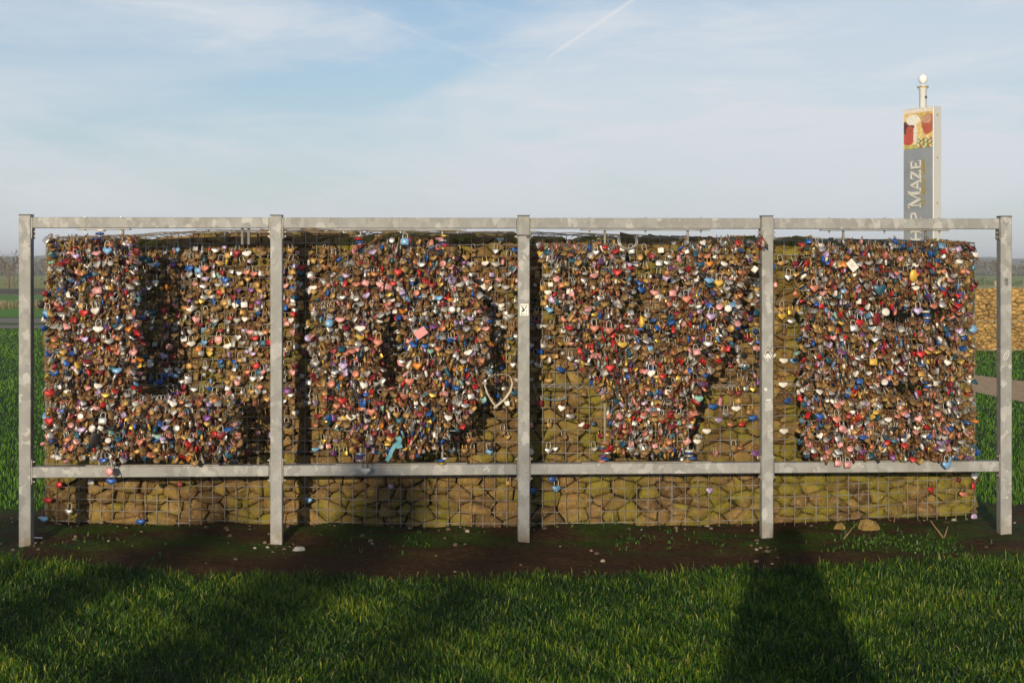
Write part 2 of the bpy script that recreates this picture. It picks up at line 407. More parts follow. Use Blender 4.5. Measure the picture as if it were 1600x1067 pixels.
M_hill = mat('distant_hill', (0.09, 0.10, 0.07), 0.95, 0, 0.1); g = MN(M_hill)
g.col(g.ramp(g.noise(0.018, 8, 0.7), [(0.35, (0.06, 0.065, 0.05)), (0.55, (0.10, 0.10, 0.06)), (0.7, (0.15, 0.14, 0.085))]))
def ridge(name, Y, h, seed):
    r = random.Random(seed); ph = [r.uniform(0, 6) for _ in range(4)]
    xs_ = np.linspace(-1400, 1400, 240); V = []; 
    for k, (dy, f_) in enumerate(((0, 0), (60, 0.55), (130, 1.0), (260, 0.6), (420, 0.0))):
        for x in xs_:
            z = h*f_*(0.62+0.20*math.sin(x/260+ph[0])+0.12*math.sin(x/97+ph[1])+0.06*math.sin(x/33+ph[2])) + (0.5*f_*math.sin(x/7+ph[3]))
            V.append((x, Y+dy, z-0.2*(f_ == 0)))
    n = len(xs_); Fc = np.array([(j*n+i, j*n+i+1, (j+1)*n+i+1, (j+1)*n+i) for j in range(4) for i in range(n-1)])
    link(name, mesh(name, V, Fc, [M_hill], smooth=True), kind='structure')
ridge('hill', 620, 8.5, 3)

# ------------------------------------------------------------------ grass
def leaf_mat(name, stops, trans=0.35, rough=0.5):
    m = bpy.data.materials.new(name); m.use_nodes = True; t = m.node_tree
    b = t.nodes['Principled BSDF']; b.inputs['Roughness'].default_value = rough; b.inputs['Specular IOR Level'].default_value = 0.35
    a = t.nodes.new('ShaderNodeAttribute'); a.attribute_name = 'tint'
    r = t.nodes.new('ShaderNodeValToRGB')
    while len(r.color_ramp.elements) < len(stops): r.color_ramp.elements.new(0.5)
    for e, (p, c) in zip(r.color_ramp.elements, stops): e.position = p; e.color = (*c, 1)
    t.links.new(a.outputs['Fac'], r.inputs[0]); t.links.new(r.outputs[0], b.inputs['Base Color'])
    tr = t.nodes.new('ShaderNodeBsdfTranslucent'); t.links.new(r.outputs[0], tr.inputs['Color'])
    mx = t.nodes.new('ShaderNodeMixShader'); mx.inputs[0].default_value = trans
    o = t.nodes['Material Output']; t.links.new(b.outputs[0], mx.inputs[1]); t.links.new(tr.outputs[0], mx.inputs[2]); t.links.new(mx.outputs[0], o.inputs[0])
    return m
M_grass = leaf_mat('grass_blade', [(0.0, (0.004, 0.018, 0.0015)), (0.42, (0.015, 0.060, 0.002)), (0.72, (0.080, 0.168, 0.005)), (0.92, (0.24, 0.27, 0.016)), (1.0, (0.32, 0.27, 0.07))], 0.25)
M_lawn = leaf_mat('sun_toned_lawn_blade', [(0.0, (0.020, 0.070, 0.004)), (0.5, (0.065, 0.175, 0.009)), (0.85, (0.13, 0.27, 0.018)), (1.0, (0.24, 0.26, 0.05))], 0.4)  # brighter greens than the front grass: sunlight put into the blade colour
M_weed = leaf_mat('weed_leaf', [(0.0, (0.016, 0.050, 0.004)), (1.0, (0.07, 0.16, 0.014))], 0.3)
M_dry = leaf_mat('dry_reed', [(0.0, (0.20, 0.14, 0.06)), (1.0, (0.40, 0.30, 0.15))], 0.3)

def blades(name, x, y, z, h, w, tint, m, lean=0.55, label=None, cat=None):
    n = len(x); az = rng.uniform(0, 2*np.pi, n); la = rng.uniform(0, 2*np.pi, n); ln = h*np.abs(rng.normal(0, lean, n)).clip(0, 1.42)
    dx = np.cos(az)*w/2; dy = np.sin(az)*w/2; lx = np.cos(la)*ln; ly = np.sin(la)*ln
    hz = h*np.sqrt(np.clip(1-(ln/h/1.5)**2, 0.12, 1))
    V = np.zeros((n, 5, 3), dtype=np.float32)
    V[:, 0] = np.stack([x-dx, y-dy, z-0.005], 1); V[:, 1] = np.stack([x+dx, y+dy, z-0.005], 1)
    V[:, 2] = np.stack([x-dx*0.8+lx*0.40, y-dy*0.8+ly*0.40, z+hz*0.66], 1); V[:, 3] = np.stack([x+dx*0.8+lx*0.40, y+dy*0.8+ly*0.40, z+hz*0.66], 1)
    V[:, 4] = np.stack([x+lx, y+ly, z+hz], 1)
    b = (np.arange(n)*5)[:, None]
    T = np.concatenate([b+np.array([[0, 1, 3]]), b+np.array([[0, 3, 2]]), b+np.array([[2, 3, 4]])], 0)
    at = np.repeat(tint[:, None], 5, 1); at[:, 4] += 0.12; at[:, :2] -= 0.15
    me = mesh(name, V.reshape(-1, 3), T, [m], smooth=True, attr=np.clip(at, 0, 1).ravel())
    o = link(name, me, kind='stuff')
    if label: tag(o, label, cat)
    return o
def patch(x, y, s, k):
    return np.sin(x*s+k)*np.cos(y*s*1.3+k*2)+0.6*np.sin(x*s*2.7+y*s*1.9+k*3)
# lawn in front of the mud
n = 330000
gy = rng.uniform(4.6, 8.6, n); gx = rng.uniform(-1, 1, n)*(0.41*gy+0.75)
fe = front_edge(gx); d = fe-gy
keep = (d > -0.10) & (rng.uniform(0, 1, n) < np.clip((d+0.10)/0.14, 0.02, 1)) & (rng.uniform(0, 1, n) < (0.55+0.45*(5.0/gy)**0.5))
gx, gy, d = gx[keep], gy[keep], d[keep]; n = len(gx)
pt = patch(gx, gy, 2.1, 1.0); p2 = patch(gx, gy, 9.0, 2.2)
gh = (0.034+0.007*pt+0.008*p2+rng.normal(0, 0.012, n)).clip(0.018, 0.10)*(1+0.35*np.exp(-(d/0.12)**2)*rng.uniform(0, 1, n))
p3 = patch(gx, gy, 4.3, 5.1); tint = np.clip(0.45+0.09*pt+0.07*p2+0.07*p3+rng.normal(0, 0.21, n), 0, 0.9); tint[rng.uniform(0, 1, n) < 0.03] = 0.97
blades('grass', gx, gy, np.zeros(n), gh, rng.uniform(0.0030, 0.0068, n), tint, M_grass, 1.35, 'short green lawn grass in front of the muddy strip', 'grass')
# lawn behind and beside the wall
n = 170000
gy = 9.7+rng.uniform(0, 1, n)**1.6*32; gx = rng.uniform(-1, 1, n)*(0.42*gy+1.2)
keep = (gy > back_edge(gx)-rng.uniform(-0.05, 0.12, n)) & ((np.abs(gx)+0.0) > 0.20*gy)
pl = np.interp(gx, [3.9, 6, 8, 12], [99, 99, 99, 99])
gx, gy = gx[keep], gy[keep]
def in_path(x, y):
    q = np.array([gp(a, b) for a, b in ((1290, 560), (1400, 572), (1500, 583), (1560, 591), (1640, 601), (1800, 618), (2000, 640))])
    r = np.array([gp(a, b) for a, b in ((1290, 578), (1400, 592), (1500, 608), (1560, 621), (1640, 636), (1800, 662), (2000, 700))])
    yt = np.interp(x, q[:, 0], q[:, 1]); yb = np.interp(x, r[:, 0], r[:, 1])
    return (x > q[0, 0]) & (y < yt+0.05) & (y > yb-0.05)
keep = ~in_path(gx, gy) & ~((gy > 39.1) & (gx < 14)); gx, gy = gx[keep], gy[keep]; n = len(gx)
pt = patch(gx, gy, 0.8, 1.7)
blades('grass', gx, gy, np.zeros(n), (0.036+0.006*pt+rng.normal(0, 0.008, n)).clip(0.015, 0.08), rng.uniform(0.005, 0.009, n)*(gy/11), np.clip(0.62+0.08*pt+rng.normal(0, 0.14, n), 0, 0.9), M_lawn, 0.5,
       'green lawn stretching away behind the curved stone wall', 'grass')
# dry reeds along the far fence
n = 9000
gx = rng.uniform(-32, 32, n); gy = rng.uniform(56.5, 60.5, n)
blades('reeds', gx, gy, np.zeros(n), rng.uniform(0.12, 0.36, n), np.full(n, 0.03), rng.uniform(0, 1, n), M_dry, 0.3, 'strip of dry straw-coloured reeds along the far wire fence', 'reeds')
# small weeds in the mud
wx = []; wy = []
for px, py, sp_, k in ((1430, 856, 0.13, 140), (1375, 853, 0.16, 200), (1400, 860, 0.5, 130), (1330, 848, 0.10, 80), (1475, 852, 0.12, 120), (1060, 853, 0.30, 90), (985, 856, 0.12, 60), (590, 862, 0.35, 60), (640, 858, 0.1, 40), (880, 826, 0.5, 80), (370, 822, 0.1, 40), (110, 858, 0.25, 60), (245, 876, 0.03, 16)):
    c = gp(px, py); wx.append(c[0]+rng.normal(0, sp_*0.6, k)); wy.append(c[1]+rng.normal(0.05, 0.13, k)+0.08*np.sin(wx[-1]*9))
wx = np.concatenate(wx); wy = np.concatenate(wy); n = len(wx)
blades('weeds', wx, wy, np.array([ground_z(a, b) for a, b in zip(wx, wy)]), rng.uniform(0.010, 0.034, n), rng.uniform(0.006, 0.014, n), rng.uniform(0, 1, n), M_weed, 1.2, 'low bright green weeds sprouting from the muddy strip', 'weeds')

# ------------------------------------------------------------------ stones
def clip_poly(poly, px, py, nx_, ny_):
    out_ = []; m = len(poly)
    for i in range(m):
        a = poly[i]; b = poly[(i+1) % m]
        da = (a[0]-px)*nx_+(a[1]-py)*ny_; db = (b[0]-px)*nx_+(b[1]-py)*ny_
        if da <= 0: out_.append(a)
        if (da < 0 < db) or (db < 0 < da):
            t = da/(da-db); out_.append((a[0]+(b[0]-a[0])*t, a[1]+(b[1]-a[1])*t))
    return out_
def stone_cells(w, h, cw, ch, seed, drop=0.12):
    r = random.Random(seed); pts = []
    nr = int(round(h/ch))
    for j in range(nr):
        c = cw*r.uniform(0.8, 1.25); x = -r.uniform(0, c)
        while x < w+c:
            if r.random() > drop: pts.append((x+r.uniform(-0.5, 0.5)*c, (j+0.5+r.uniform(-0.52, 0.52))*ch))
            x += c*r.uniform(0.72, 1.3)
    A = cw/ch*1.0                          # anisotropy: stones lie flat
    arr = np.array([(x, z*A) for x, z in pts]); cells = []
    pw = np.array([r.uniform(-1, 1)*cw*cw*0.24 for _ in pts])
    for i, (x, z) in enumerate(arr):
        poly = [(0, 0), (w, 0), (w, h*A), (0, h*A)]
        d2 = ((arr-arr[i])**2).sum(1)
        for k in np.argsort(d2)[1:22]:
            qx, qz = arr[k]; dd = max(d2[k], 1e-6); tq = min(0.8, max(0.2, 0.5+(pw[i]-pw[k])/(2*dd))); poly = clip_poly(poly, x+(qx-x)*tq, z+(qz-z)*tq, qx-x, qz-z)
            if len(poly) < 3: break
        if len(poly) < 3: continue
        poly = [(a, b/A) for a, b in poly]
        cx = sum(p[0] for p in poly)/len(poly); cz = sum(p[1] for p in poly)/len(poly)
        ar = 0.5*abs(sum(poly[q][0]*poly[(q+1) % len(poly)][1]-poly[(q+1) % len(poly)][0]*poly[q][1] for q in range(len(poly))))
        if ar < cw*ch*0.06: continue
        cells.append((cx, cz, ar, poly))
    return cells
def stone_geo(poly, cx, cz, r, gap=0.0022, depth=0.06, proud=0.044):
    # local: x along wall, z up, -y out of the wall; origin at the cell's centre
    q = []; m = len(poly)
    for i in range(m):
        a = poly[i]; b = poly[(i+1) % m]
        if math.hypot(a[0]-b[0], a[1]-b[1]) < 0.010: q.append(((a[0]+b[0])/2, (a[1]+b[1])/2)); continue
        t = r.uniform(0.03, 0.13)
        q.append((a[0]+(b[0]-a[0])*t, a[1]+(b[1]-a[1])*t)); q.append((b[0]+(a[0]-b[0])*t, b[1]+(a[1]-b[1])*t))
    if len(q) > 12: q = q[::2]+q[1::2] if False else [q[i] for i in sorted(r.sample(range(len(q)), 12))]
    k = len(q); V = []
    sizes = [max(math.hypot(a-cx, b-cz), 1e-4) for a, b in q]
    gg = gap*r.choice((0.3, 0.5, 0.8, 1.0, 1.4, 2.8))
    tx, tz = r.uniform(-0.22, 0.22), r.uniform(-0.30, 0.30)
    d0 = -proud*r.uniform(0.1, 1.0)
    for (a, b), s_ in zip(q, sizes):
        f_ = max(0.6, 1-gg/s_*1.15); V.append(((a-cx)*f_*0.95, depth, (b-cz)*f_*0.95))
    for (a, b), s_ in zip(q, sizes):
        f_ = max(0.6, 1-gg/s_*1.15)*r.choice((1.0, 1.0, 1.0, 0.985, 0.96, 0.90)); V.append(((a-cx)*f_, d0*0.25+0.012+r.uniform(-0.004, 0.004), (b-cz)*f_))
    for (a, b), s_ in zip(q, sizes):
        f_ = max(0.5, 1-(gg+r.uniform(0.002, 0.009))/s_); x, z = (a-cx)*f_, (b-cz)*f_
        V.append((x, d0+tx*x+tz*z+r.uniform(-0.008, 0.006), z))
    V.append((r.uniform(-0.026, 0.026), d0-r.uniform(-0.002, 0.013), r.uniform(-0.014, 0.014)))
    T = []
    for lv in (0, 1):
        for i in range(k):
            a = lv*k+i; b = lv*k+(i+1) % k; T += [(a, b, b+k), (a, b+k, a+k)]
    T += [(2*k+i, 2*k+(i+1) % k, 3*k) for i in range(k)]
    return np.array(V), np.array(T)

wall = thing('gabion_wall', 'long curved gabion wall of mossy ochre stones hung with padlocks behind the steel frame', 'wall', (0, 0, 0))
H0 = 0.02
cells = stone_cells(GLEN, 1.90, 0.108, 0.068, 5)
def visible_rank(c):
    s, z, ar, _ = c; z += H0
    p, _, _ = GXY(s); px = 800+p.x/p.y*F; py = HZ+(EYE-z)/p.y*F
    k = ar
    if py > 748: return 10+k
    if py > 735: return k*0.3
    if 215 < px < 480 and py < 615: return 2+k
    if 1195 < px < 1252: return 6+k
    if (832 < px < 945 or 1092 < px < 1190) and py > 560: return 5+k
    if 445 < px < 490 and py > 600: return 4+k
    if 770 < px < 835: return 3+k
    return k
order = sorted(range(len(cells)), key=lambda i: -visible_rank(cells[i]))
single = set(order[:300])
r = random.Random(9)
bigV = []; bigT = []; bigA = []; off = 0
for i, (cx, cz, ar, poly) in enumerate(cells):
    V, T = stone_geo(poly, cx, cz, r); cz *= (GTOP(cx)-0.035-H0)/1.90
    p, d_, nn = GXY(cx); ang = math.atan2(d_.y, d_.x); tnt = min(1, max(0, r.gauss(0.5, 0.28)))
    if i in single:
        me = mesh('stone', V, T, [M_stone], smooth=False, attr=np.full(len(V), tnt))
        o = link('stone', me, wall, (p.x, p.y, cz+H0), (0, 0, ang))
    else:
        R = np.array(Matrix.Rotation(ang, 3, 'Z')); Vw = V @ R.T+np.array([p.x, p.y, cz+H0])
        bigV.append(Vw); bigT.append(T+off); bigA.append(np.full(len(V), tnt)); off += len(V)
# end faces and top course, joined with the remaining stones
def side_face(p0, d_, nrm, w, h, seed, up=None):
    global off
    rr = random.Random(seed)
    for cx, cz, ar, poly in stone_cells(w, h, 0.135, 0.098, seed):
        V, T = stone_geo(poly, cx, cz, rr)
        Z = up or Vector((0, 0, 1))
        Mx = np.array([[d_.x, -nrm.x, Z.x], [d_.y, -nrm.y, Z.y], [d_.z, -nrm.z, Z.z]])
        Vw = V @ Mx.T+np.array(p0+d_*cx+Z*cz); bigV.append(Vw); bigT.append(T+off); bigA.append(np.full(len(V), min(1, max(0, rr.gauss(0.5, 0.28))))); off += len(V)
THK = 0.5
pl, dl, nl = GXY(0); pr, dr, nr_ = GXY(GLEN)
side_face(pl-nl*THK+Vector((0, 0, H0)), nl, -dl, THK, 1.84, 21)
side_face(pr+Vector((0, 0, H0)), -nr_, dr, THK, 1.80, 22)
for i in range(len(GPT)-1):
    s0, s1 = GS[i], GS[i+1]; d_ = (GPT[i+1]-GPT[i]).normalized(); nn = Vector((d_.y, -d_.x, 0))
    zt = min(GTOP(s0), GTOP(s1), GTOP((s0+s1)/2))-0.035
    side_face(Vector((GPT[i].x, GPT[i].y, zt)), d_, Vector((0, 0, 1)), s1-s0, THK, 30+i, up=-nn)
    side_face(Vector((GPT[i+1].x, GPT[i+1].y, H0))-nn*THK, -d_, -nn, s1-s0, zt-0.02-H0, 50+i)
link('stones', mesh('stones', np.concatenate(bigV), np.concatenate(bigT), [M_stone], attr=np.concatenate(bigA)), wall, kind='stuff')
b = MB()                                    # dark box in place of inner rubble, added to block light through gaps
for i in range(len(GPT)-1):
    nn0 = GXY(GS[i]+1e-3)[2]; nn1 = GXY(GS[i+1]-1e-3)[2]
    zt = min(GTOP(GS[i]), GTOP(GS[i+1]))-0.11
    q = [GPT[i]-nn0*0.05, GPT[i+1]-nn1*0.05, GPT[i+1]-nn1*(THK-0.05), GPT[i]-nn0*(THK-0.05)]
    b.add([Vector((v.x, v.y, 0.0)) for v in q]+[Vector((v.x, v.y, zt)) for v in q], [(0, 1, 5, 4), (1, 2, 6, 5), (2, 3, 7, 6), (3, 0, 4, 7), (4, 5, 6, 7)])
b.link('rubble_backing', M_core, wall)

# wires of the baskets
WN = 0.046; SP = 0.0762; WR = 0.0026
r = random.Random(3)
joints = [0.0]+[GSP(x) for x in (300, 533, 572, 1048, 1088, 1305)]+[GLEN]
rows = {}
for i in range(len(joints)-1):
    s0, s1 = joints[i], joints[i+1]
    nv = max(2, round((s1-s0)/SP)); 
    for k in range(nv+(i == len(joints)-2)):
        s = s0+(s1-s0)*k/nv; top = GTOP(s); p, d_, nn = GXY(s, WN)
        pts = [(p.x+r.uniform(-.003, .003), p.y, 0.0), (p.x+r.uniform(-.004, .004), p.y, 0.5), (p.x+r.uniform(-.005, .005), p.y-0.004, 1.0), (p.x+r.uniform(-.006, .006), p.y, 1.5), (p.x+r.uniform(-.004, .004), p.y, top-0.012)]
        b = MB(); b.tube(pts, WR, 4); b.link('wire', M_wire, wall)
    off_z = r.uniform(-0.012, 0.014); rows[i] = []
    z = 0.045+off_z
    brk = [s0]+[s for s in GS if s0+0.02 < s < s1-0.02]+[s1]
    while z < GTOP((s0+s1)/2)-0.03:
        pts = []
        for s in brk:
            p, d_, nn = GXY(s, WN+WR*1.6); pts.append((p.x, p.y, z+r.uniform(-0.004, 0.004)))
        b = MB(); b.tube(pts, WR, 4); b.link('wire', M_wire, wall); rows[i].append(z); z += SP
    # lid edge wire and folded-over mesh along the top
    for k, (nn_, dz) in enumerate(((WN, 0.0), (WN-0.05, 0.012), (WN-0.14, 0.02), (WN-0.30, 0.016))):
        pts = []
        m_ = max(3, int((s1-s0)/0.11))
        for q in range(m_+1):
            s = s0+(s1-s0)*q/m_; p, d_, nn = GXY(s, nn_); pts.append((p.x, p.y, GTOP(s)-0.010+dz+r.uniform(-0.006, 0.008)))
        b = MB(); b.tube(pts, WR*1.15, 4); b.link('lid_wire', M_wire, wall)
    nq = max(2, round((s1-s0)/SP)); b = MB()
    for q in range(nq+1):
        s = s0+(s1-s0)*q/nq; p0_, _, nn = GXY(s, WN); zt = GTOP(s)-0.01
        b.tube([p0_+Vector((0, 0, zt-0.004)), p0_-nn*0.10+Vector((0, 0, zt+0.016)), p0_-nn*(THK+0.02)+Vector((0, 0, zt+0.004))], WR, 4)
    b.link('lid_mesh', M_wire, wall, kind='stuff')
for s in joints:                            # spiral binders
    p, d_, nn = GXY(s, WN); top = GTOP(s)-0.02; pts = []; nT = int((top-0.03)/0.024)
    for q in range(nT*6):
        an = q*math.pi/3; v = p+d_*(0.010*math.cos(an))+nn*(0.010*math.sin(an)); pts.append((v.x, v.y, 0.03+0.024*q/6))
    b = MB(); b.tube(pts, 0.0019, 4); b.link('spiral_wire', M_wire, wall)
# horizontal lacing where the upper baskets stand on the lower ones
b = MB(); pts = []
for q in range(260):
    s = GLEN*q/259; p, d_, nn = GXY(s, WN+0.006*math.cos(q*2.2)); pts.append((p.x, p.y, 0.945+0.012*math.sin(q*2.2)+0.006*math.sin(q*0.2)))
b.tube(pts, 0.0030, 4); b.link('lacing_wire', M_wire, wall)
for z in (0.938, 0.952):
    b = MB(); b.tube([GXY(GLEN*q/40, WN)[0]+Vector((0, 0, z+0.006*math.sin(q*1.3))) for q in range(41)], 0.003, 4); b.link('lacing_wire', M_wire, wall)

# ------------------------------------------------------------------ steel frame
T_ = 0.073
PX = [38.5, 431.5, 818.5, 1199.5, 1572.5]
posts = []
fr = thing('steel_frame', 'galvanised steel frame of five posts joined by top and lower rails', 'frame', FP(818.5, 415, -T_/2)*1.0, FROT)
fr.location.z = 0
inv = (Matrix.Translation(fr.location) @ Matrix.Rotation(FROT, 4, 'Z')).inverted()
UX = []                                    # post centres along the frame
for px in PX: UX.append((inv @ FP(px, 415, -T_/2)).x)
RT, RB = 2.041-T_/2, 0.4655
postobj = []
pb = MB(); pb.box((0, 0, 1.005), (T_, T_, 2.09), 0, None, 0.004); pme = pb.mesh('post', [M_galv])
cb = MB(); cb.box((0, 0, 2.0525), (T_+0.004, T_+0.004, 0.006), 0, None, 0.0015); cme = cb.mesh('post_cap', [M_capdark])
for u in UX:
    o = link('post', pme, fr, (u, 0, 0)); postobj.append(o); c_ = link('post_cap', cme, o)
def bolt(parent, loc, axis='x', l=0.013, name='bolt'):
    b = MB(); b.lathe([(0.0075, 0), (0.0075, 0.006), (0.004, 0.0065), (0.004, l), (0.003, l+0.001)], k=6)
    rot = {'x': (0, math.pi/2, 0), '-x': (0, -math.pi/2, 0), 'z': (0, 0, 0), '-z': (math.pi, 0, 0)}[axis]
    return b.link(name, M_bolt, parent, loc, rot)
for i in range(4):
    a, c_ = UX[i]+T_/2+0.0075, UX[i+1]-T_/2-0.0075
    for nm, z in (('top_rail', RT), ('lower_rail', RB)):
        b = MB(); b.box(((a+c_)/2, 0, z), (c_-a-0.001, T_-0.006, T_-0.006), 0, None, 0.004); b.link(nm, M_galv, fr)
        for u, sg in ((a-0.004, 1), (c_+0.004, -1)):
            if nm == 'top_rail': z0, z1 = 1.905, 2.036
            else: z0, z1 = 0.39, 0.545
            b = MB(); b.box((u, 0.004, (z0+z1)/2), (0.006, 0.066, z1-z0), 0, None, 0.001); pl_ = b.link('end_plate', M_plate, fr)
            for zz in ((z0+0.016, z0+0.044) if nm == 'top_rail' else (z0+0.016, z1-0.016)):
                bolt(pl_, (u+sg*0.0032, -0.012 if nm == 'lower_rail' else 0.0, zz), 'x' if sg > 0 else '-x')
# prints and tape on the posts
M_white = mat('sticker_white', (0.75, 0.74, 0.71), 0.5); M_black = mat('sticker_black', (0.015, 0.016, 0.025), 0.5)
def flat(parts, post, off_):               # thin printed sheets on a post's front: list of (polygon, material index)
    b = MB(); 
    for poly, mi, lay in parts: b.prism(poly, -T_/2-0.0006*lay-0.0004, -T_/2-0.0006*(lay-1)-0.0004, mi)
    o = b.link('sticker', [M_white, M_black, M_stone_far], postobj[post], off_); return o
def rect(x0, z0, x1, z1): return [(x0, z0), (x1, z0), (x1, z1), (x0, z1)]
zz = lambda py, px: FP(px, py).z
pr_ = [(rect(-0.027, -0.036, 0.027, 0.036), 0, 1)]
for x, h_ in ((-0.023, .010), (-0.014, .006), (-0.005, .006), (0.004, .008), (0.015, .011)):
    pr_.append((rect(x, 0.021, x+0.004, 0.021+h_), 1, 2)); pr_.append((rect(x+0.0045, 0.021, x+0.007, 0.025), 1, 2)) if h_ > .007 else None
for poly in ([(-0.020, 0.018), (-0.008, 0.017), (0.002, 0.004), (-0.004, -0.006)], [(0.004, 0.016), (0.018, 0.019), (0.012, 0.008), (0.006, 0.004), (0.008, 0.011)],
             [(-0.004, 0.004), (0.006, 0.004), (0.002, -0.008), (-0.012, -0.016), (-0.021, -0.006), (-0.012, -0.004)], [(0.010, -0.006), (0.018, -0.002), (0.017, -0.014)],
             [(-0.022, -0.021), (-0.016, -0.019), (-0.013, -0.032), (-0.018, -0.030)], [(-0.009, -0.021), (-0.006, -0.021), (-0.006, -0.034), (-0.010, -0.033)], [(-0.001, -0.020), (0.003, -0.020), (0.002, -0.028), (-0.002, -0.027)], [(0.010, -0.026), (0.015, -0.021), (0.020, -0.026), (0.014, -0.031)]):
    pr_.append((poly, 1, 2))
st = flat(pr_, 2, (0.002, 0, zz(484, 819))); st['label'] = 'white sticker with small black print'
dm = [([(-0.037, 0), (0, -0.040), (0.037, 0), (0, 0.042)], 0, 1)]
dm[0] = ([(-0.034, 0), (0, -0.040), (0.034, 0), (0, 0.042)], 0, 1)
def ring(a, b_): return [[(-a, 0), (0, -a*1.15), (0, -b_*1.15), (-b_, 0)], [(0, -a*1.15), (a, 0), (b_, 0), (0, -b_*1.15)], [(a, 0), (0, a*1.2), (0, b_*1.2), (b_, 0)], [(0, a*1.2), (-a, 0), (-b_, 0), (0, b_*1.2)]]
for q in ring(0.0325, 0.0285): dm.append((q, 1, 2))
for poly in ([(-0.003, 0.030), (0.003, 0.030), (0.021, 0.000), (0.021, -0.006), (0.016, -0.006), (0.016, 0.000), (0.001, 0.018), (-0.001, 0.018), (-0.016, 0.0), (-0.016, -0.006), (-0.021, -0.006), (-0.021, 0.0)],
             rect(-0.002, -0.002, 0.002, 0.004), rect(-0.007, -0.016, -0.004, -0.004), rect(0.004, -0.016, 0.007, -0.004), [(-0.014, -0.014), (0, -0.028), (0.014, -0.014), (0.011, -0.013), (0, -0.022), (-0.011, -0.013)]):
    dm.append((poly, 1, 2))
st = flat(dm, 3, (0.001, 0, zz(556, 1201))); st['label'] = 'diamond shaped sticker with black and white emblem'
def strokes(post, lines, w, m, off_, label):
    b = MB()
    for ln in lines:
        for (x0, z0), (x1, z1) in zip(ln, ln[1:]):
            dx, dz = x1-x0, z1-z0; l = math.hypot(dx, dz); nx_, nz_ = -dz/l*w/2, dx/l*w/2
            b.prism([(x0-nx_, z0-nz_), (x1-nx_, z1-nz_), (x1+nx_, z1+nz_), (x0+nx_, z0+nz_)], -T_/2-0.0006, -T_/2-0.0001)
    o = b.link('graffiti', m, postobj[post], off_); o['label'] = label
strokes(4, [[(-0.012, 0.022), (0.002, 0.020), (-0.006, 0.008)], [(0.004, 0.020), (0.012, 0.010), (-0.002, 0.004)], [(-0.014, 0.004), (-0.004, 0.010), (0.006, 0.0)], [(-0.010, -0.012), (0.004, -0.006), (0.014, -0.016), (0.002, -0.024), (-0.010, -0.012)], [(0.0, -0.002), (0.010, 0.002)]], 0.0042, M_black, (-0.002, 0, zz(440, 1575)), 'black ink scribble')
strokes(4, [[(0.014*math.cos(t)+0.010*math.sin(t), 0.030*math.sin(t)) for t in [k*math.pi/8 for k in range(17)]], [(-0.006, -0.014), (0.0, 0.004), (0.008, 0.016)]], 0.0026, M_white, (0.0, 0, zz(555, 1575)), 'chalky white oval outline')
strokes(3, [[(-0.01, 0), (0.02, 0.002)]], 0.006, M_white, (0, 0, zz(625, 1200)), 'short white paint smear')
strokes(3, [[(-0.022, 0.0), (-0.006, 0.005), (-0.012, -0.01)]], 0.009, M_white, (0, 0, zz(608, 1200)), 'bent white paint smear')
# black cable tie round the middle post
b = MB(); e = T_/2+0.004
b.tube([(-e, -e, 0.0), (e, -e, 0.002), (e, e, 0.003), (-e, e, 0.001)], 0.0035, 4, closed=True); b.box((0.026, -e-0.004, -0.008), (0.018, 0.008, 0.012))
b.link('cable_tie', M_black, postobj[2], (0, 0, zz(368, 819)))

# ------------------------------------------------------------------ the four letters (rods between plates on the rails)
def inpoly(x, y, poly):
    c_ = False; j = len(poly)-1
    for i in range(len(poly)):
        if ((poly[i][1] > y) != (poly[j][1] > y)) and x < (poly[j][0]-poly[i][0])*(y-poly[i][1])/(poly[j][1]-poly[i][1])+poly[i][0]: c_ = not c_
        j = i
    return c_
POLY = {'L': [(80, 374), (212, 374), (214, 622), (366, 622), (366, 716), (80, 716)],
        'V': [(846, 380), (958, 378), (1006, 540), (1030, 540), (1066, 375), (1192, 375), (1150, 500), (1100, 600), (1072, 668), (1066, 710), (966, 710), (956, 640), (924, 590), (882, 490)],
        'E': [(1257, 377), (1513, 377), (1513, 716), (1257, 716)]}
def in_letter(k, x, y):
    if k == 'O':
        if ((x-624)/138)**2+((y-544)/170)**2 > 1: return False
        return ((x-611)/20)**2+((y-556)/62)**2 > 1
    if not inpoly(x, y, POLY[k]): return False
    if k == 'E' and (1383 < x < 1478 and 486 < y < 501 or 1372 < x < 1458 and 597 < y < 612): return False
    return True
M_rod = M_plate
LET = {'L': ((119, 202), (133, 342), (153, 190), 80, 366), 'O': ((522, 729), (524, 730), (563, 691), 490, 756), 'V': ((908, 1111), (909, 1112), (946, 1076), 850, 1190), 'E': ((1284, 1485), (1285, 1487), (1320, 1449), 1260, 1512)}
desc = {'L': 'letter L of steel rods hidden under padlocks, hung in the frame', 'O': 'round letter O of steel rods hidden under padlocks, hung in the frame',
        'V': 'letter V of steel rods hidden under padlocks, hung in the frame', 'E': 'letter E of steel rods hidden under padlocks, hung in the frame'}
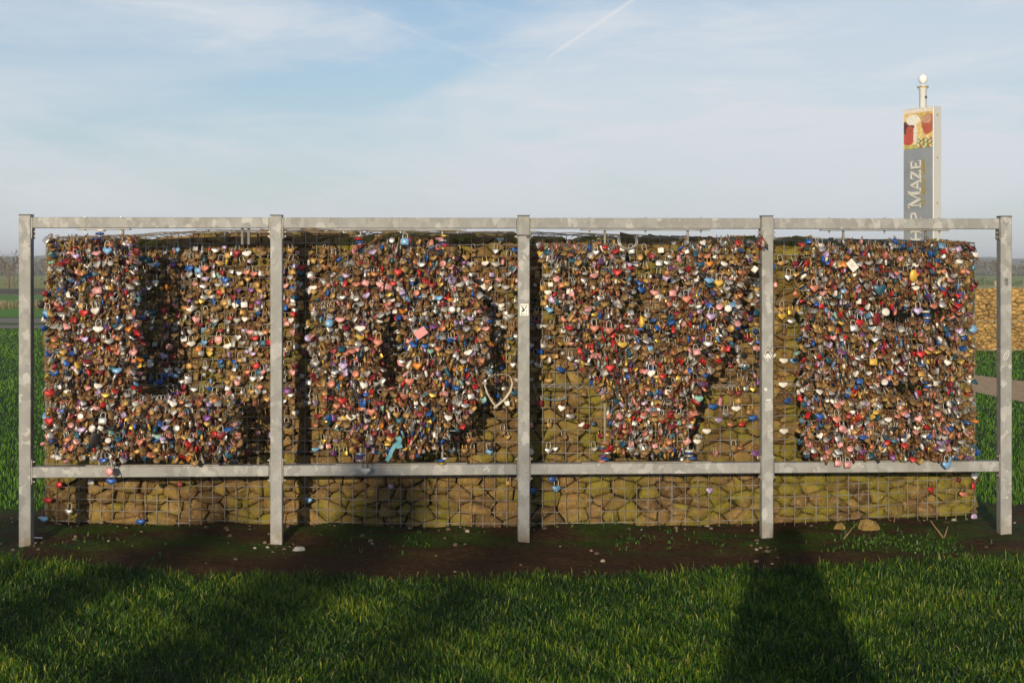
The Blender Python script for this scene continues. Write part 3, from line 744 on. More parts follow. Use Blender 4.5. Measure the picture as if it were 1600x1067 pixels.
for k, (tp, bp, rods, x0, x1) in LET.items():
    base = FP((x0+x1)/2, 735, -T_/2)
    t = thing('metal_letter', desc[k], 'letter', base, FROT); iv = (Matrix.Translation(base) @ Matrix.Rotation(FROT, 4, 'Z')).inverted()
    lp = lambda px, py, n=0: iv @ FP(px, py, -T_/2+n)
    for (a, c_), z, nm, up in ((tp, RT-T_/2-0.001, 'top_plate', -1), (bp, RB+T_/2-0.001, 'bottom_plate', 1)):
        ua, uc = lp(a, 415).x, lp(c_, 415).x; zl = z-base.z+up*0.003
        b = MB(); b.box(((ua+uc)/2, 0, zl), (uc-ua, 0.060, 0.007), 0, None, 0.001); po = b.link(nm, M_plate, t)
        if up < 0:
            for q in ((0.14, 0.82) if k == 'L' else (0.07, 0.5, 0.93)):
                u = ua+(uc-ua)*q; bolt(po, (u, 0, zl-0.0035), '-z', 0.018)
                bolt(po, (u, 0, RT+T_/2-0.0035-base.z), 'z', 0.004, 'bolt')
    for rx in rods:
        b = MB(); u = lp(rx, 415).x
        b.tube([(u, 0, RB+T_/2+0.006-base.z), (u, 0, RT-T_/2-0.008-base.z)], 0.008, 8); b.link('support_rod', M_plate, t)
    if k == 'L':
        for rx in (377, 387):
            u = lp(rx, 415).x; b = MB(); b.box((u, 0.01, 1.925-base.z), (0.014, 0.02, 0.11)); b.link('hanger_bar', M_capdark, t)
    # grid rods, clipped to the letter's shape
    for py in range(386, 716, 16):
        run = None
        for px in range(x0-6, x1+8, 2):
            ins = in_letter(k, px, py)
            if ins and run is None: run = px
            if not ins and run is not None:
                if px-run > 10:
                    b = MB(); b.tube([lp(run, py), lp(px, py)], 0.0035, 5); b.link('grid_rod', M_wire, t)
                run = None
    for px in range(x0+6, x1, 34):
        run = None
        for py in range(370, 724, 2):
            ins = in_letter(k, px, py)
            if ins and run is None: run = py
            if not ins and run is not None:
                if py-run > 10:
                    b = MB(); b.tube([lp(px, run, -0.007), lp(px, py, -0.007)], 0.0035, 5); b.link('grid_rod', M_wire, t)
                run = None

# ------------------------------------------------------------------ padlocks
def tri(Fc): return [t for f in Fc for t in [(f[0], f[i], f[i+1]) for i in range(1, len(f)-1)]]
def slab(poly, th, bev, zoff):
    n = len(poly); cx = sum(p[0] for p in poly)/n; cz = sum(p[1] for p in poly)/n
    def ringv(y, ins):
        return [(x+(cx-x)/max(math.hypot(x-cx, z-cz), 1e-5)*ins, y, z+(cz-z)/max(math.hypot(x-cx, z-cz), 1e-5)*ins+zoff) for x, z in poly]
    V = ringv(-th/2, bev)+ringv(-th/2+bev*0.8, 0)+ringv(th/2-bev*0.8, 0)+ringv(th/2, bev)
    T = []
    for lv in range(3):
        for i in range(n):
            a = lv*n+i; b_ = lv*n+(i+1) % n; T += [(a, a+n, b_+n), (a, b_+n, b_)]
    V += [(cx, -th/2-0.0006, cz+zoff), (cx, th/2+0.0006, cz+zoff)]; c0 = 4*n
    T += [(i, (i+1) % n, c0) for i in range(n)]+[(3*n+(i+1) % n, 3*n+i, c0+1) for i in range(n)]
    return np.array(V), np.array(T)
def shackle(w, l, rad, seg=5):
    pts = [(-w, 0, -l-0.004)]+[(-w*math.cos(math.pi*q/seg), 0, -w+w*math.sin(math.pi*q/seg)) for q in range(seg+1)]+[(w, 0, -l-0.004)]
    b = MB(); b.tube(pts, rad, 5, cap=False)
    return np.array([tuple(v) for v in b.v]), np.array(tri(b.f))
def heart(w, h, rd=0.25):
    pts = []
    for q in range(16):
        t = 2*math.pi*(q+0.5)/16
        x = 16*math.sin(t)**3/16*w/2; z = (13*math.cos(t)-5*math.cos(2*t)-2*math.cos(3*t)-math.cos(4*t))
        z = (z+17)/(12.2+17)*h-h; ez = -h*0.56+h*0.44*math.cos(t); exx = w/2*math.sin(t)
        pts.append((x*(1-rd)+exx*rd, z*(1-rd)+ez*rd))
    return pts
def rrect(w, h, c_): x, z = w/2, h; return [(-x+c_, 0), (-x, -c_), (-x, -z+c_), (-x+c_, -z), (x-c_, -z), (x, -z+c_), (x, -c_), (x-c_, 0)]
def disc(w, h, k=14): return [(w/2*math.sin(-2*math.pi*q/k), -h/2+h/2*math.cos(2*math.pi*q/k)) for q in range(k)]
KIND = {}
def kind(name, poly, th, bev, sw, sl, rad):
    if sum(poly[i][0]*poly[(i+1) % len(poly)][1]-poly[(i+1) % len(poly)][0]*poly[i][1] for i in range(len(poly))) > 0: poly = poly[::-1]
    KIND[name] = (slab(poly, th, bev, -sl), shackle(sw, sl+0.006, rad))
kind('heart', heart(0.052, 0.044), 0.013, 0.0035, 0.0125, 0.032, 0.0028)
kind('wide heart', heart(0.058, 0.038, 0.5), 0.014, 0.004, 0.014, 0.034, 0.0028)
kind('square', rrect(0.042, 0.036, 0.004), 0.017, 0.003, 0.0125, 0.028, 0.0030)
kind('small square', rrect(0.032, 0.027, 0.003), 0.014, 0.0025, 0.0095, 0.022, 0.0024)
kind('round', disc(0.046, 0.044), 0.015, 0.004, 0.0125, 0.028, 0.0028)
kind('tall', rrect(0.030, 0.052, 0.004), 0.016, 0.003, 0.009, 0.024, 0.0026)
BODYC = {}
def lockmat(name, base, rough, metal, wear=(0.12, 0.08, 0.05), amt=0.5):
    m = mat('lock_'+name, base, rough, metal); g = MN(m)
    n1 = g.rng(g.noise(45, 5, 0.65), 0.5, 0.78)
    c_ = g.mix(g.math('MULTIPLY', n1, amt), base, wear)
    dk = g.rng(g.noise(7, 3), 0.3, 0.7, 0.72, 1.1); hs = g.n('ShaderNodeHueSaturation'); g.l(dk, hs.inputs['Value']); g.l(c_, hs.inputs['Color'])
    g.col(hs.outputs[0]); g.rough(g.rng(g.noise(60, 3), 0.3, 0.7, rough, rough+0.22)); BODYC[name] = m
lockmat('brass', (0.38, 0.235, 0.075), 0.45, 0.5); lockmat('tarnished brass', (0.20, 0.122, 0.048), 0.5, 0.45); lockmat('gold', (0.55, 0.37, 0.08), 0.34, 0.8)
lockmat('bronze', (0.17, 0.092, 0.034), 0.5, 0.4); lockmat('silver', (0.55, 0.54, 0.53), 0.34, 0.75); lockmat('grey', (0.33, 0.32, 0.31), 0.45, 0.5)
lockmat('white', (0.72, 0.69, 0.65), 0.4, 0.1, amt=0.25); lockmat('red', (0.42, 0.016, 0.016), 0.34, 0.25); lockmat('dark red', (0.19, 0.014, 0.020), 0.4, 0.3)
lockmat('pink', (0.58, 0.27, 0.27), 0.4, 0.25); lockmat('salmon', (0.50, 0.18, 0.125), 0.4, 0.25); lockmat('copper', (0.36, 0.15, 0.07), 0.42, 0.6)
lockmat('purple', (0.15, 0.05, 0.20), 0.36, 0.35); lockmat('lilac', (0.40, 0.31, 0.52), 0.38, 0.3); lockmat('blue', (0.010, 0.085, 0.34), 0.34, 0.25)
lockmat('light blue', (0.13, 0.30, 0.52), 0.36, 0.15); lockmat('teal', (0.014, 0.085, 0.135), 0.38, 0.3); lockmat('mint', (0.22, 0.42, 0.38), 0.4, 0.2)
lockmat('black', (0.018, 0.018, 0.02), 0.4, 0.2); lockmat('orange', (0.52, 0.17, 0.015), 0.4, 0.3); lockmat('yellow', (0.62, 0.40, 0.06), 0.4, 0.15)
BN = list(BODYC)
SHC = {'steel': mat('shackle_steel', (0.30, 0.29, 0.28), 0.42, 0.7), 'rusty': mat('shackle_rust', (0.15, 0.062, 0.025), 0.75, 0.15), 'brassy': mat('shackle_brass', (0.40, 0.27, 0.09), 0.4, 0.75)}
SN = list(SHC)
ALLM = [BODYC[k] for k in BN]+[SHC[k] for k in SN]
W_LET = dict(zip(BN, (16, 19, 1.5, 15, 10, 18, 5, 5, 6, 6, 4, 8, 2.4, 2.6, 4.6, 1.0, 4, 0.5, 7, 1.2, 0.5)))
W_GAB = dict(zip(BN, (14, 24, 0.8, 16, 16, 16, 6, 3, 5, 6, 3, 4, 3, 4, 7, 1.5, 4, 0.4, 5, 0.6, 0.5)))
BODYC_W = lambda w: (list(w), list(w.values()))
def pick(w, r_): a, b_ = BODYC_W(w); return r_.choices(a, b_)[0]
MC = {}
def lock_meshes(kd, bc, sc):
    if (kd, bc) not in MC:
        (V, T), _ = KIND[kd]; MC[(kd, bc)] = mesh('body', V, T, [BODYC[bc]])
    if (kd, 'sh', sc) not in MC:
        _, (V, T) = KIND[kd]; MC[(kd, 'sh', sc)] = mesh('shackle', V, T, [SHC[sc]], smooth=True)
    return MC[(kd, bc)], MC[(kd, 'sh', sc)]
SHWORD = {'heart': 'heart-shaped', 'wide heart': 'wide heart-shaped', 'square': 'square', 'small square': 'small square', 'round': 'round', 'tall': 'tall rectangular'}
def rotm(yaw, pitch, roll, base=0.0):
    return Matrix.Rotation(base, 3, 'Z') @ Matrix.Rotation(roll, 3, 'Y') @ Matrix.Rotation(-pitch, 3, 'X') @ Matrix.Rotation(yaw, 3, 'Z')
SCLS = {}
def single_lock(kd, bc, sc, pos, R, size, where, label=None):
    lab = label or f'{bc} {SHWORD[kd]} padlock, {sc} shackle, {where}'
    t = thing({'heart': 'heart_padlock', 'square': 'square_padlock', 'round': 'round_padlock'}[fam(kd)], lab, 'padlock', pos, 0, f'{bc} {SHWORD[kd]} padlocks {where}')
    t.rotation_euler = R.to_euler(); t.scale = (size,)*3
    bm_, sm_ = lock_meshes(kd, bc, sc); link('body', bm_, t); link('shackle', sm_, t); return t
stuff = []                                 # (kind, body, shackle, pos, R, size)
KL = (['heart', 'wide heart', 'square', 'small square', 'round', 'tall'], [36, 26, 16, 10, 8, 4])
WG = (['heart', 'wide heart', 'square', 'small square', 'round', 'tall'], [28, 34, 20, 14, 5, 2])
cnt = {'heart': 0, 'square': 0, 'round': 0}
fam = lambda k: 'heart' if 'heart' in k else 'square' if k in ('square', 'small square', 'tall') else 'round'
LIM = {'heart': 258, 'square': 200, 'round': 80}

# --- on the wall's wire mesh
r = random.Random(41)
def zone(px):
    for a, b_, nm in ((0, 215, 'behind letter L'), (215, 487, 'between letters L and O'), (487, 760, 'behind letter O'), (760, 880, 'between letters O and V'), (880, 1160, 'around letter V'), (1160, 1262, 'between letters V and E'), (1262, 1700, 'behind letter E')):
        if px < b_: return nm
gl = []
def seg_rows(s):
    for i in range(len(joints)-1):
        if s <= joints[i+1]+1e-6: return rows[i]
def near_letter(px, py, m=4):
    return any(in_letter(k, px+dx, py+dy) for k in 'LOVE' for dx, dy in ((0, 0), (m, 0), (-m, 0), (0, m), (0, -m)))
s = 0.03
for i in range(len(joints)-1):
    for j, z in enumerate(rows[i]):
        s = joints[i]+r.uniform(0, 0.05)
        while s < joints[i+1]-0.01:
            p, d_, nn = GXY(s); px = 800+p.x/p.y*F; py = HZ+(EYE-z+0.05)/p.y*F
            hide = near_letter(px, py)
            dens = 0.0
            if py < 716:
                dens = 0.93
                if 218 < px < 290: dens = 0.66
                if px > 1195: dens = 0.34
                if 832 < px < 945 and py > 570 or 1085 < px < 1195 and py > 590: dens = 0.34
                if 445 < px < 490 and py > 640: dens = 0.22
                if 740 < px < 815 and py > 640: dens = 0.22
                if 370 < px < 445 and py > 660: dens = 0.22
                if 1195 < px and 560 < py: dens = 0.16
                if hide: dens = 0.12
                if j == len(rows[i])-1: dens = 0.85
            if r.random() < dens:
                kd = r.choices(*WG)[0]; bc = pick(W_GAB, r); sc = r.choices(SN, (38, 57, 5))[0]
                gl.append((px, py, hide, kd, bc, sc, s, z, d_, nn, r.uniform(0.82, 1.14)))
            s += r.uniform(0.036, 0.060)
for e in list(gl):                        # more locks hooked on between the wires
    px, py = e[0], e[1]
    if e[2] or not (py < 560 or 215 < px < 480 and py < 640) or px > 1195: continue
    if r.random() < 0.62: gl.append((px, py, False, r.choices(*WG)[0], pick(W_GAB, r), r.choices(SN, (38, 57, 5))[0], min(max(e[6]+r.uniform(-0.035, 0.035), 0), GLEN), e[7]-0.038+r.uniform(-0.008, 0.008), e[8], e[9], r.uniform(0.8, 1.12)))
r.shuffle(gl)
for px, py, hide, kd, bc, sc, s, z, d_, nn, size in gl:
    edge = r.random() < 0.13
    p, _, _ = GXY(s, WN+0.012+(0.012 if not edge else 0.02)*r.uniform(0.6, 1.4))
    R = rotm((r.choice((-1, 1))*r.uniform(1.0, 1.5) if edge else r.gauss(0, 0.28)), r.uniform(0.02, 0.30), r.gauss(0, 0.16), math.atan2(d_.y, d_.x))
    pos = Vector((p.x, p.y, z+0.003-r.choice((0, 0, 0, 0.012, 0.034))))
    f_ = fam(kd)
    if not hide and cnt[f_] < LIM[f_]-(110 if f_ == 'heart' else 60 if f_ == 'square' else 20):
        cnt[f_] += 1; single_lock(kd, bc, sc, pos, R, size, 'on mesh '+zone(px))
    else: stuff.append((kd, bc, sc, pos, R, size))

# --- single ones that stand out, photo column and row of the body
def wall_lock(px, py, kd, bc, sc, label, size=1.05, roll=0.0, up=0.0):
    cnt[fam(kd)] += 1
    h = 0.055*size; p, d_, s_ = GP(px, py, WN+0.022); p.z += h
    single_lock(kd, bc, sc, p, rotm(r.gauss(0, 0.1), 0.1, roll, math.atan2(d_.y, d_.x)), size, 'below the lower rail', label)
WL = [(97, 757, 'square', 'red', 'rusty', 'red square padlock tilted below the lower rail by the end post', 1.0, -0.25), (82, 779, 'wide heart', 'red', 'rusty', 'bright red heart padlock low at the end of the wall', 1.2, 0),
      (116, 797, 'heart', 'silver', 'steel', 'silver heart padlock low on bare wire mesh under letter L', 1.1, 0.1), (76, 808, 'wide heart', 'light blue', 'rusty', 'sky blue padlock at the foot of the corner wire', 1.1, 0.05),
      (225, 812, 'wide heart', 'blue', 'rusty', 'blue padlock on the bottom wire below the foot of letter L', 1.1, -0.05), (150, 753, 'square', 'grey', 'steel', 'grey square padlock just below the rail under letter L', 1.0, 0.06),
      (289, 759, 'small square', 'dark red', 'rusty', 'small dark red padlock below the rail under letter L', 1.0, 0.3), (488, 779, 'heart', 'light blue', 'rusty', 'pale blue heart padlock on bare mesh left of letter O', 0.95, 0.2),
      (617, 763, 'small square', 'lilac', 'rusty', 'small lilac padlock on bare mesh under letter O', 1.0, 0.6), (795, 754, 'square', 'brass', 'steel', 'brass padlock below the rail beside the middle post', 0.9, 0.02),
      (868, 761, 'heart', 'light blue', 'steel', 'pale blue heart padlock on bare mesh under letter V', 1.15, 0), (831, 765, 'round', 'blue', 'rusty', 'round blue padlock half behind the middle post', 0.9, 0),
      (861, 747, 'round', 'blue', 'rusty', 'dark blue round padlock touching the rail under letter V', 1.0, 0), (1105, 764, 'heart', 'lilac', 'rusty', 'lilac heart padlock on bare mesh near the diamond sticker post', 1.0, 0.1),
      (1446, 763, 'heart', 'red', 'rusty', 'red heart padlock on bare mesh under letter E', 1.0, 0.05), (1497, 770, 'wide heart', 'salmon', 'rusty', 'salmon padlock on bare mesh under letter E near the wall end', 1.1, 0.15),
      (1492, 752, 'small square', 'dark red', 'rusty', 'dark red small padlock hanging above the salmon one', 0.9, 0.4), (1513, 742, 'heart', 'white', 'steel', 'white heart padlock at the corner wire just below the rail', 1.1, 0),
      (1512, 758, 'tall', 'red', 'rusty', 'narrow red padlock on the corner wire of the wall', 0.8, 0.1), (1512, 806, 'round', 'lilac', 'rusty', 'round lilac padlock at the foot of the corner wire', 1.05, 0), (1100, 672, 'wide heart', 'white', 'rusty', 'white padlock on mesh beside the bare rod of letter V', 1.1, 0.05),
      (1118, 655, 'wide heart', 'lilac', 'rusty', 'pink lilac padlock on mesh right of letter V', 1.1, 0), (1145, 637, 'wide heart', 'white', 'steel', 'white padlock with steel shackle on mesh right of letter V', 1.15, 0), (1108, 634, 'wide heart', 'blue', 'rusty', 'blue padlock on mesh right of letter V beside white ones', 1.15, -0.1),
      (1168, 652, 'wide heart', 'blue', 'rusty', 'tilted blue padlock on mesh beside the diamond sticker post', 1.15, -0.25), (1176, 707, 'wide heart', 'white', 'rusty', 'white padlock low on mesh beside the diamond sticker post', 1.2, 0), (1218, 600, 'wide heart', 'white', 'rusty', 'white padlock on mossy stones right of the diamond sticker post', 1.15, 0),
      (1219, 672, 'wide heart', 'white', 'rusty', 'white padlock low on mossy stones right of the diamond sticker post', 1.15, 0), (1220, 563, 'wide heart', 'white', 'rusty', 'white padlock without visible shackle right of the diamond sticker', 1.1, 0.1), (1235, 563, 'wide heart', 'light blue', 'rusty', 'sky blue padlock beside a white one between letters V and E', 1.1, 0),
      (1216, 494, 'heart', 'yellow', 'steel', 'cream yellow padlock on dark mesh between letters V and E', 1.15, 0), (1230, 490, 'square', 'gold', 'brassy', 'shiny gold square padlock on dark mesh between letters V and E', 1.1, 0), (1242, 417, 'heart', 'purple', 'steel', 'purple padlock swinging tilted high between letters V and E', 1.0, 0.3),
      (346, 532, 'square', 'pink', 'steel', 'pale pink square padlock between letters L and O', 1.15, 0), (302, 420, 'heart', 'blue', 'steel', 'vivid blue heart padlock between letters L and O', 1.15, 0.1), (281, 392, 'heart', 'light blue', 'steel', 'pale blue heart padlock high between letters L and O', 1.1, 0),
      (313, 425, 'square', 'light blue', 'steel', 'pale blue square padlock between letters L and O', 1.0, -0.1), (276, 409, 'square', 'grey', 'rusty', 'grey square padlock with red rim between letters L and O', 1.1, -0.25), (270, 620, 'heart', 'lilac', 'steel', 'pale lilac heart padlock in deep shade above the foot of letter L', 1.1, 0),
      (782, 376, 'heart', 'silver', 'brassy', 'silver heart padlock at the top of the mesh right of letter O', 1.0, 0.0), (763, 704, 'heart', 'light blue', 'steel', 'sky blue heart padlock on mesh right of the foot of letter O', 1.05, -0.2)]
for px, py, kd, bc, sc, lab, sz_, rl in WL: wall_lock(px, py, kd, bc, sc, lab, sz_, rl)

# --- packed on the letters
r = random.Random(77)
LC = {'L': 146, 'O': 624, 'V': 1018, 'E': 1385}
front = []
for k, (tp, bp, rods, x0, x1) in LET.items():
    for layer, (n0, n1, stepx, stepy, shade) in enumerate(((-0.075, -0.045, 12, 14, 1), (-0.005, 0.025, 10.0, 12, 1), (0.035, 0.07, 10.5, 12.5, 1), (0.07, 0.11, 15, 17, 1))):
        py = 366; row = 0
        while py < 716:
            px = x0-8+r.uniform(0, stepx)
            edge_run = r.random() < 0.3; yw = r.choice((-1, 1))*r.uniform(1.1, 1.57)
            while px < x1+8:
                qx = px+r.gauss(0, 2.0); qy = py+r.gauss(0, 2.6)
                if r.random() < 0.12: edge_run = not edge_run; yw = r.choice((-1, 1))*r.uniform(1.0, 1.57)
                if in_letter(k, qx, qy+8):
                    # outward push near the outline
                    gx_ = sum(dx for dx in (-16, 16) if not in_letter(k, qx+dx, qy+8)); gz_ = sum(dz for dz in (-16, 16) if not in_letter(k, qx, qy+8+dz))
                    roll = r.gauss(0, 0.30); pitch = r.uniform(0.05, 0.75); yaw = r.gauss(0, 0.38)
                    if edge_run: yaw = yw+r.gauss(0, 0.18); pitch = r.uniform(0.1, 0.7)
                    if gx_ and r.random() < 0.62:
                        roll = -math.copysign(r.uniform(0.35, 1.35), gx_); yaw = r.choice((r.gauss(0, 0.5), 1.35+r.gauss(0, 0.3)))
                    if layer == 0: pitch = -pitch*0.7
                    kd = r.choices(*KL)[0]; bc = pick(W_LET, r); sc = r.choices(SN, (30, 60, 10))[0]
                    pos = FP(qx, qy, -T_/2+r.uniform(n0, n1)); size = r.uniform(0.78, 1.10)
                    R = rotm(yaw, pitch, roll, FROT)
                    f_ = fam(kd)
                    if layer == 3 and abs(yaw) < 0.7 and abs(roll) < 0.6: front.append((kd, bc, sc, pos, R, size, k))
                    else: stuff.append((kd, bc, sc, pos, R, size))
                px += stepx*r.uniform(0.75, 1.25)
            py += stepy; row += 1
r.shuffle(front)
HL = [('L', 152, 484, 'heart', 'white', 'steel', 'shiny white heart padlock on the stem of letter L'), ('L', 160, 512, 'wide heart', 'white', 'steel', 'white padlock just below a shiny white heart on letter L'), ('L', 173, 391, 'heart', 'light blue', 'steel', 'sky blue heart padlock near the top of letter L'),
      ('L', 157, 455, 'square', 'pink', 'rusty', 'pale pink square padlock on the stem of letter L'), ('L', 82, 654, 'heart', 'red', 'rusty', 'bright red heart padlock on the outer edge of letter L'), ('L', 80, 488, 'heart', 'light blue', 'steel', 'sky blue heart padlock on the outer edge of letter L'),
      ('L', 84, 611, 'wide heart', 'red', 'rusty', 'red padlock with green leaf ribbon on the edge of letter L'), ('L', 348, 676, 'heart', 'dark red', 'steel', 'deep red heart padlock at the end of the foot of letter L'), ('L', 138, 487, 'heart', 'red', 'steel', 'red heart padlock on the stem of letter L beside a white one'), ('L', 167, 656, 'square', 'silver', 'steel', 'silver square padlock on the foot of letter L'),
      ('O', 623, 424, 'heart', 'red', 'rusty', 'bright red heart padlock high on letter O'), ('O', 565, 511, 'wide heart', 'white', 'rusty', 'white padlock on the left of letter O'), ('O', 593, 533, 'heart', 'salmon', 'brassy', 'rose heart padlock beside the hole of letter O'), ('O', 640, 593, 'heart', 'salmon', 'steel', 'salmon heart padlock below the hole of letter O'),
      ('O', 652, 569, 'heart', 'orange', 'steel', 'peach orange heart padlock over a red one on letter O'), ('O', 538, 569, 'heart', 'lilac', 'steel', 'pale lilac heart padlock on the left of letter O'), ('O', 537, 623, 'heart', 'red', 'rusty', 'bright red heart padlock low on the left of letter O'), ('O', 581, 640, 'heart', 'salmon', 'rusty', 'salmon heart padlock low on letter O'), ('O', 552, 648, 'wide heart', 'white', 'rusty', 'white padlock low on the left of letter O'),
      ('O', 517, 504, 'round', 'light blue', 'steel', 'pale blue round padlock on the left edge of letter O'), ('O', 634, 379, 'square', 'light blue', 'steel', 'pale blue square padlock at the very top of letter O'),
      ('V', 1068, 466, 'heart', 'salmon', 'steel', 'salmon heart padlock on the right arm of letter V'), ('V', 1121, 441, 'heart', 'yellow', 'steel', 'yellow heart padlock on the right arm of letter V'), ('V', 1105, 437, 'wide heart', 'light blue', 'steel', 'sky blue padlock on the right arm of letter V'), ('V', 1108, 493, 'heart', 'lilac', 'steel', 'pale lilac heart padlock on the right arm of letter V'),
      ('V', 1014, 580, 'heart', 'white', 'steel', 'shiny white heart padlock in the middle of letter V'), ('V', 963, 425, 'heart', 'red', 'rusty', 'bright red heart padlock on the left arm of letter V'), ('V', 926, 511, 'heart', 'salmon', 'steel', 'coral heart padlock where the arms of letter V join'), ('V', 949, 514, 'heart', 'salmon', 'steel', 'coral heart padlock beside another on letter V'),
      ('V', 969, 536, 'wide heart', 'yellow', 'steel', 'cream yellow padlock in the middle of letter V'), ('V', 1030, 652, 'heart', 'red', 'steel', 'bright red heart padlock low on letter V'), ('V', 1104, 535, 'wide heart', 'silver', 'steel', 'silver padlock on the right arm of letter V'), ('V', 950, 572, 'heart', 'red', 'rusty', 'red heart padlock on the lower left of letter V'), ('V', 1088, 620, 'heart', 'mint', 'rusty', 'mint heart padlock on the lower right of letter V'),
      ('E', 1266, 449, 'heart', 'salmon', 'steel', 'coral heart padlock with long shackle on the stem of letter E'), ('E', 1427, 484, 'heart', 'lilac', 'steel', 'pale lilac heart padlock in the upper gap of letter E'), ('E', 1375, 487, 'round', 'white', 'rusty', 'white oval padlock in the upper gap of letter E'), ('E', 1326, 513, 'square', 'silver', 'steel', 'pale silver square padlock on letter E'),
      ('E', 1511, 513, 'round', 'light blue', 'rusty', 'sky blue round padlock on the outer edge of letter E'), ('E', 1430, 551, 'heart', 'red', 'steel', 'glossy red padlock on the middle bar of letter E'), ('E', 1301, 652, 'heart', 'salmon', 'steel', 'coral heart padlock low on the stem of letter E'), ('E', 1358, 565, 'square', 'yellow', 'steel', 'cream square padlock on the middle bar of letter E'), ('E', 1337, 502, 'heart', 'red', 'steel', 'bright red padlock between bars of letter E'),
      ('E', 1472, 722, 'heart', 'light blue', 'steel', 'sky blue heart padlock dangling over the rail below letter E'), ('O', 572, 731, 'wide heart', 'white', 'rusty', 'white heart padlock dangling over the rail below letter O'), ('L', 177, 733, 'round', 'pink', 'steel', 'pale pink padlock dangling over the rail below letter L'), ('L', 180, 747, 'wide heart', 'blue', 'rusty', 'blue padlock hanging from a chain of locks over the rail')]
for k, px, py, kd, bc, sc, lab in HL:
    cnt[fam(kd)] += 1; pos = FP(px, py, 0.085); pos.z += 0.056
    single_lock(kd, bc, sc, pos, rotm(r.gauss(0, 0.15), r.uniform(0.05, 0.25), r.gauss(0, 0.08), FROT), 1.15, '', lab)
for px, py, rl in ((1305, 722, 0.1), (1318, 724, -0.05)):
    cnt['square'] += 1; pos = FP(px, py, 0.08); pos.z += 0.05
    single_lock('square', 'pink', 'steel', pos, rotm(0, 0.1, rl, FROT), 1.0, '', 'pale pink square padlock dangling over the rail below letter E')
for kd, bc, sc, pos, R, size, k in front:
    f_ = fam(kd)
    if cnt[f_] < LIM[f_]: cnt[f_] += 1; single_lock(kd, bc, sc, pos, R, size, f'on the front of letter {k}')
    else: stuff.append((kd, bc, sc, pos, R, size))
# locks closed round the bare support rods, stacked edge-on
def ring_stack(px, y0, y1, where, cols):
    p0 = FP(px, y1, -T_/2); p1 = FP(px, y0, -T_/2); n_ = max(3, int((p1.z-p0.z)/0.0145))
    for q in range(n_):
        pos = p0.lerp(p1, (q+0.5)/n_); pos = pos+FN*0.012
        R = Matrix.Rotation(FROT+r.uniform(-0.5, 0.5), 3, 'Z') @ Matrix.Rotation(-math.pi/2+r.uniform(-0.1, 0.1), 3, 'X')
        cnt['heart'] += 1; single_lock('wide heart', cols[q % len(cols)], 'steel', pos-FN*0.02, R, 0.95, '', f'{cols[q % len(cols)]} padlock lying flat in the stack {where}')
ring_stack(945, 690, 722, 'at the foot of letter V, towards letter O', ['salmon', 'blue', 'purple', 'silver', 'red', 'blue', 'gold'])
ring_stack(1077, 702, 722, 'at the foot of letter V, towards letter E', ['brass', 'blue', 'silver', 'blue', 'white'])
ring_stack(563, 706, 722, 'at the foot of letter O, towards letter L', ['silver', 'purple', 'blue']); ring_stack(691, 714, 724, 'at the foot of letter O, towards letter V', ['gold', 'blue', 'silver'])
ring_stack(563, 368, 392, 'at the top of letter O, towards letter L', ['blue', 'red', 'silver', 'blue', 'red', 'silver']); ring_stack(691, 368, 398, 'at the top of letter O, towards letter V', ['silver', 'pink', 'gold', 'red', 'purple'])
ring_stack(153, 358, 376, 'at the top of letter L', ['blue', 'silver', 'blue', 'white']); ring_stack(1449, 477, 502, 'in the upper gap of letter E', ['blue', 'silver', 'blue', 'white', 'teal']); ring_stack(1449, 585, 622, 'in the lower gap of letter E', ['silver', 'blue', 'white', 'salmon', 'blue'])
# everything past the limit: one object
bv = []; bt = []; bm = []; off = 0
bi = {n: i for i, n in enumerate(BN)}; si = {n: len(BN)+i for i, n in enumerate(SN)}
for kd, bc, sc, pos, R, size in stuff:
    (V1, T1), (V2, T2) = KIND[kd]
    Rm = np.array(R)*size; pz = np.array(pos)
    V = np.concatenate([V1, V2]) @ Rm.T+pz
    bv.append(V); bt.append(T1+off); bt.append(T2+off+len(V1)); bm.append(np.full(len(T1), bi[bc])); bm.append(np.full(len(T2), si[sc])); off += len(V)
o = link('padlocks', mesh('padlocks', np.concatenate(bv), np.concatenate(bt), ALLM, np.concatenate(bm)), kind='stuff')
tag(o, 'thousands more small coloured and brass padlocks packed over the four letters', 'padlocks')
print('locks', len(stuff), cnt)

# ------------------------------------------------------------------ keepsakes among the locks
M_tag = mat('tag_white', (0.72, 0.70, 0.68), 0.5); M_pinkp = mat('tag_pink', (0.62, 0.26, 0.27), 0.5); M_cane = mat('pale_cane', (0.55, 0.46, 0.34), 0.7)
g = MN(M_cane); g.col(g.ramp(g.noise(20, 4), [(0.3, (0.34, 0.28, 0.20)), (0.7, (0.56, 0.50, 0.40))]))
M_ink = mat('ink_grey', (0.25, 0.23, 0.22), 0.6)
def plaque(name, label, cat, px, py, w, h, roll, m, hole=True, lines=0, n=0.10):
    t = thing(name, label, cat, FP(px, py, n), FROT); t.rotation_euler = (0.25, roll, FROT)
    b = MB(); b.box((0, 0, 0), (w, 0.003, h), 0, None, 0.001); b.link('plate', m, t)
    b = MB()
    for q in range(lines): b.box((0.004*(-1)**q, -0.002, 0.004+h*0.1-q*h*0.12), (w*(0.5-0.1*q), 0.0008, h*0.035))
    if lines: b.link('writing', M_ink, t)
    b = MB(); b.tube([(0, -0.003, h/2-0.006), (0, -0.010, h/2+0.008), (0, 0.006, h/2+0.014), (0, 0.010, h/2)], 0.0016, 5); b.link('ring', SHC['rusty'], t)
plaque('metal_tag', 'blank white metal tag hanging aslant near the top of letter E', 'tag', 1325, 415, 0.050, 0.078, -0.75, M_tag, lines=3)
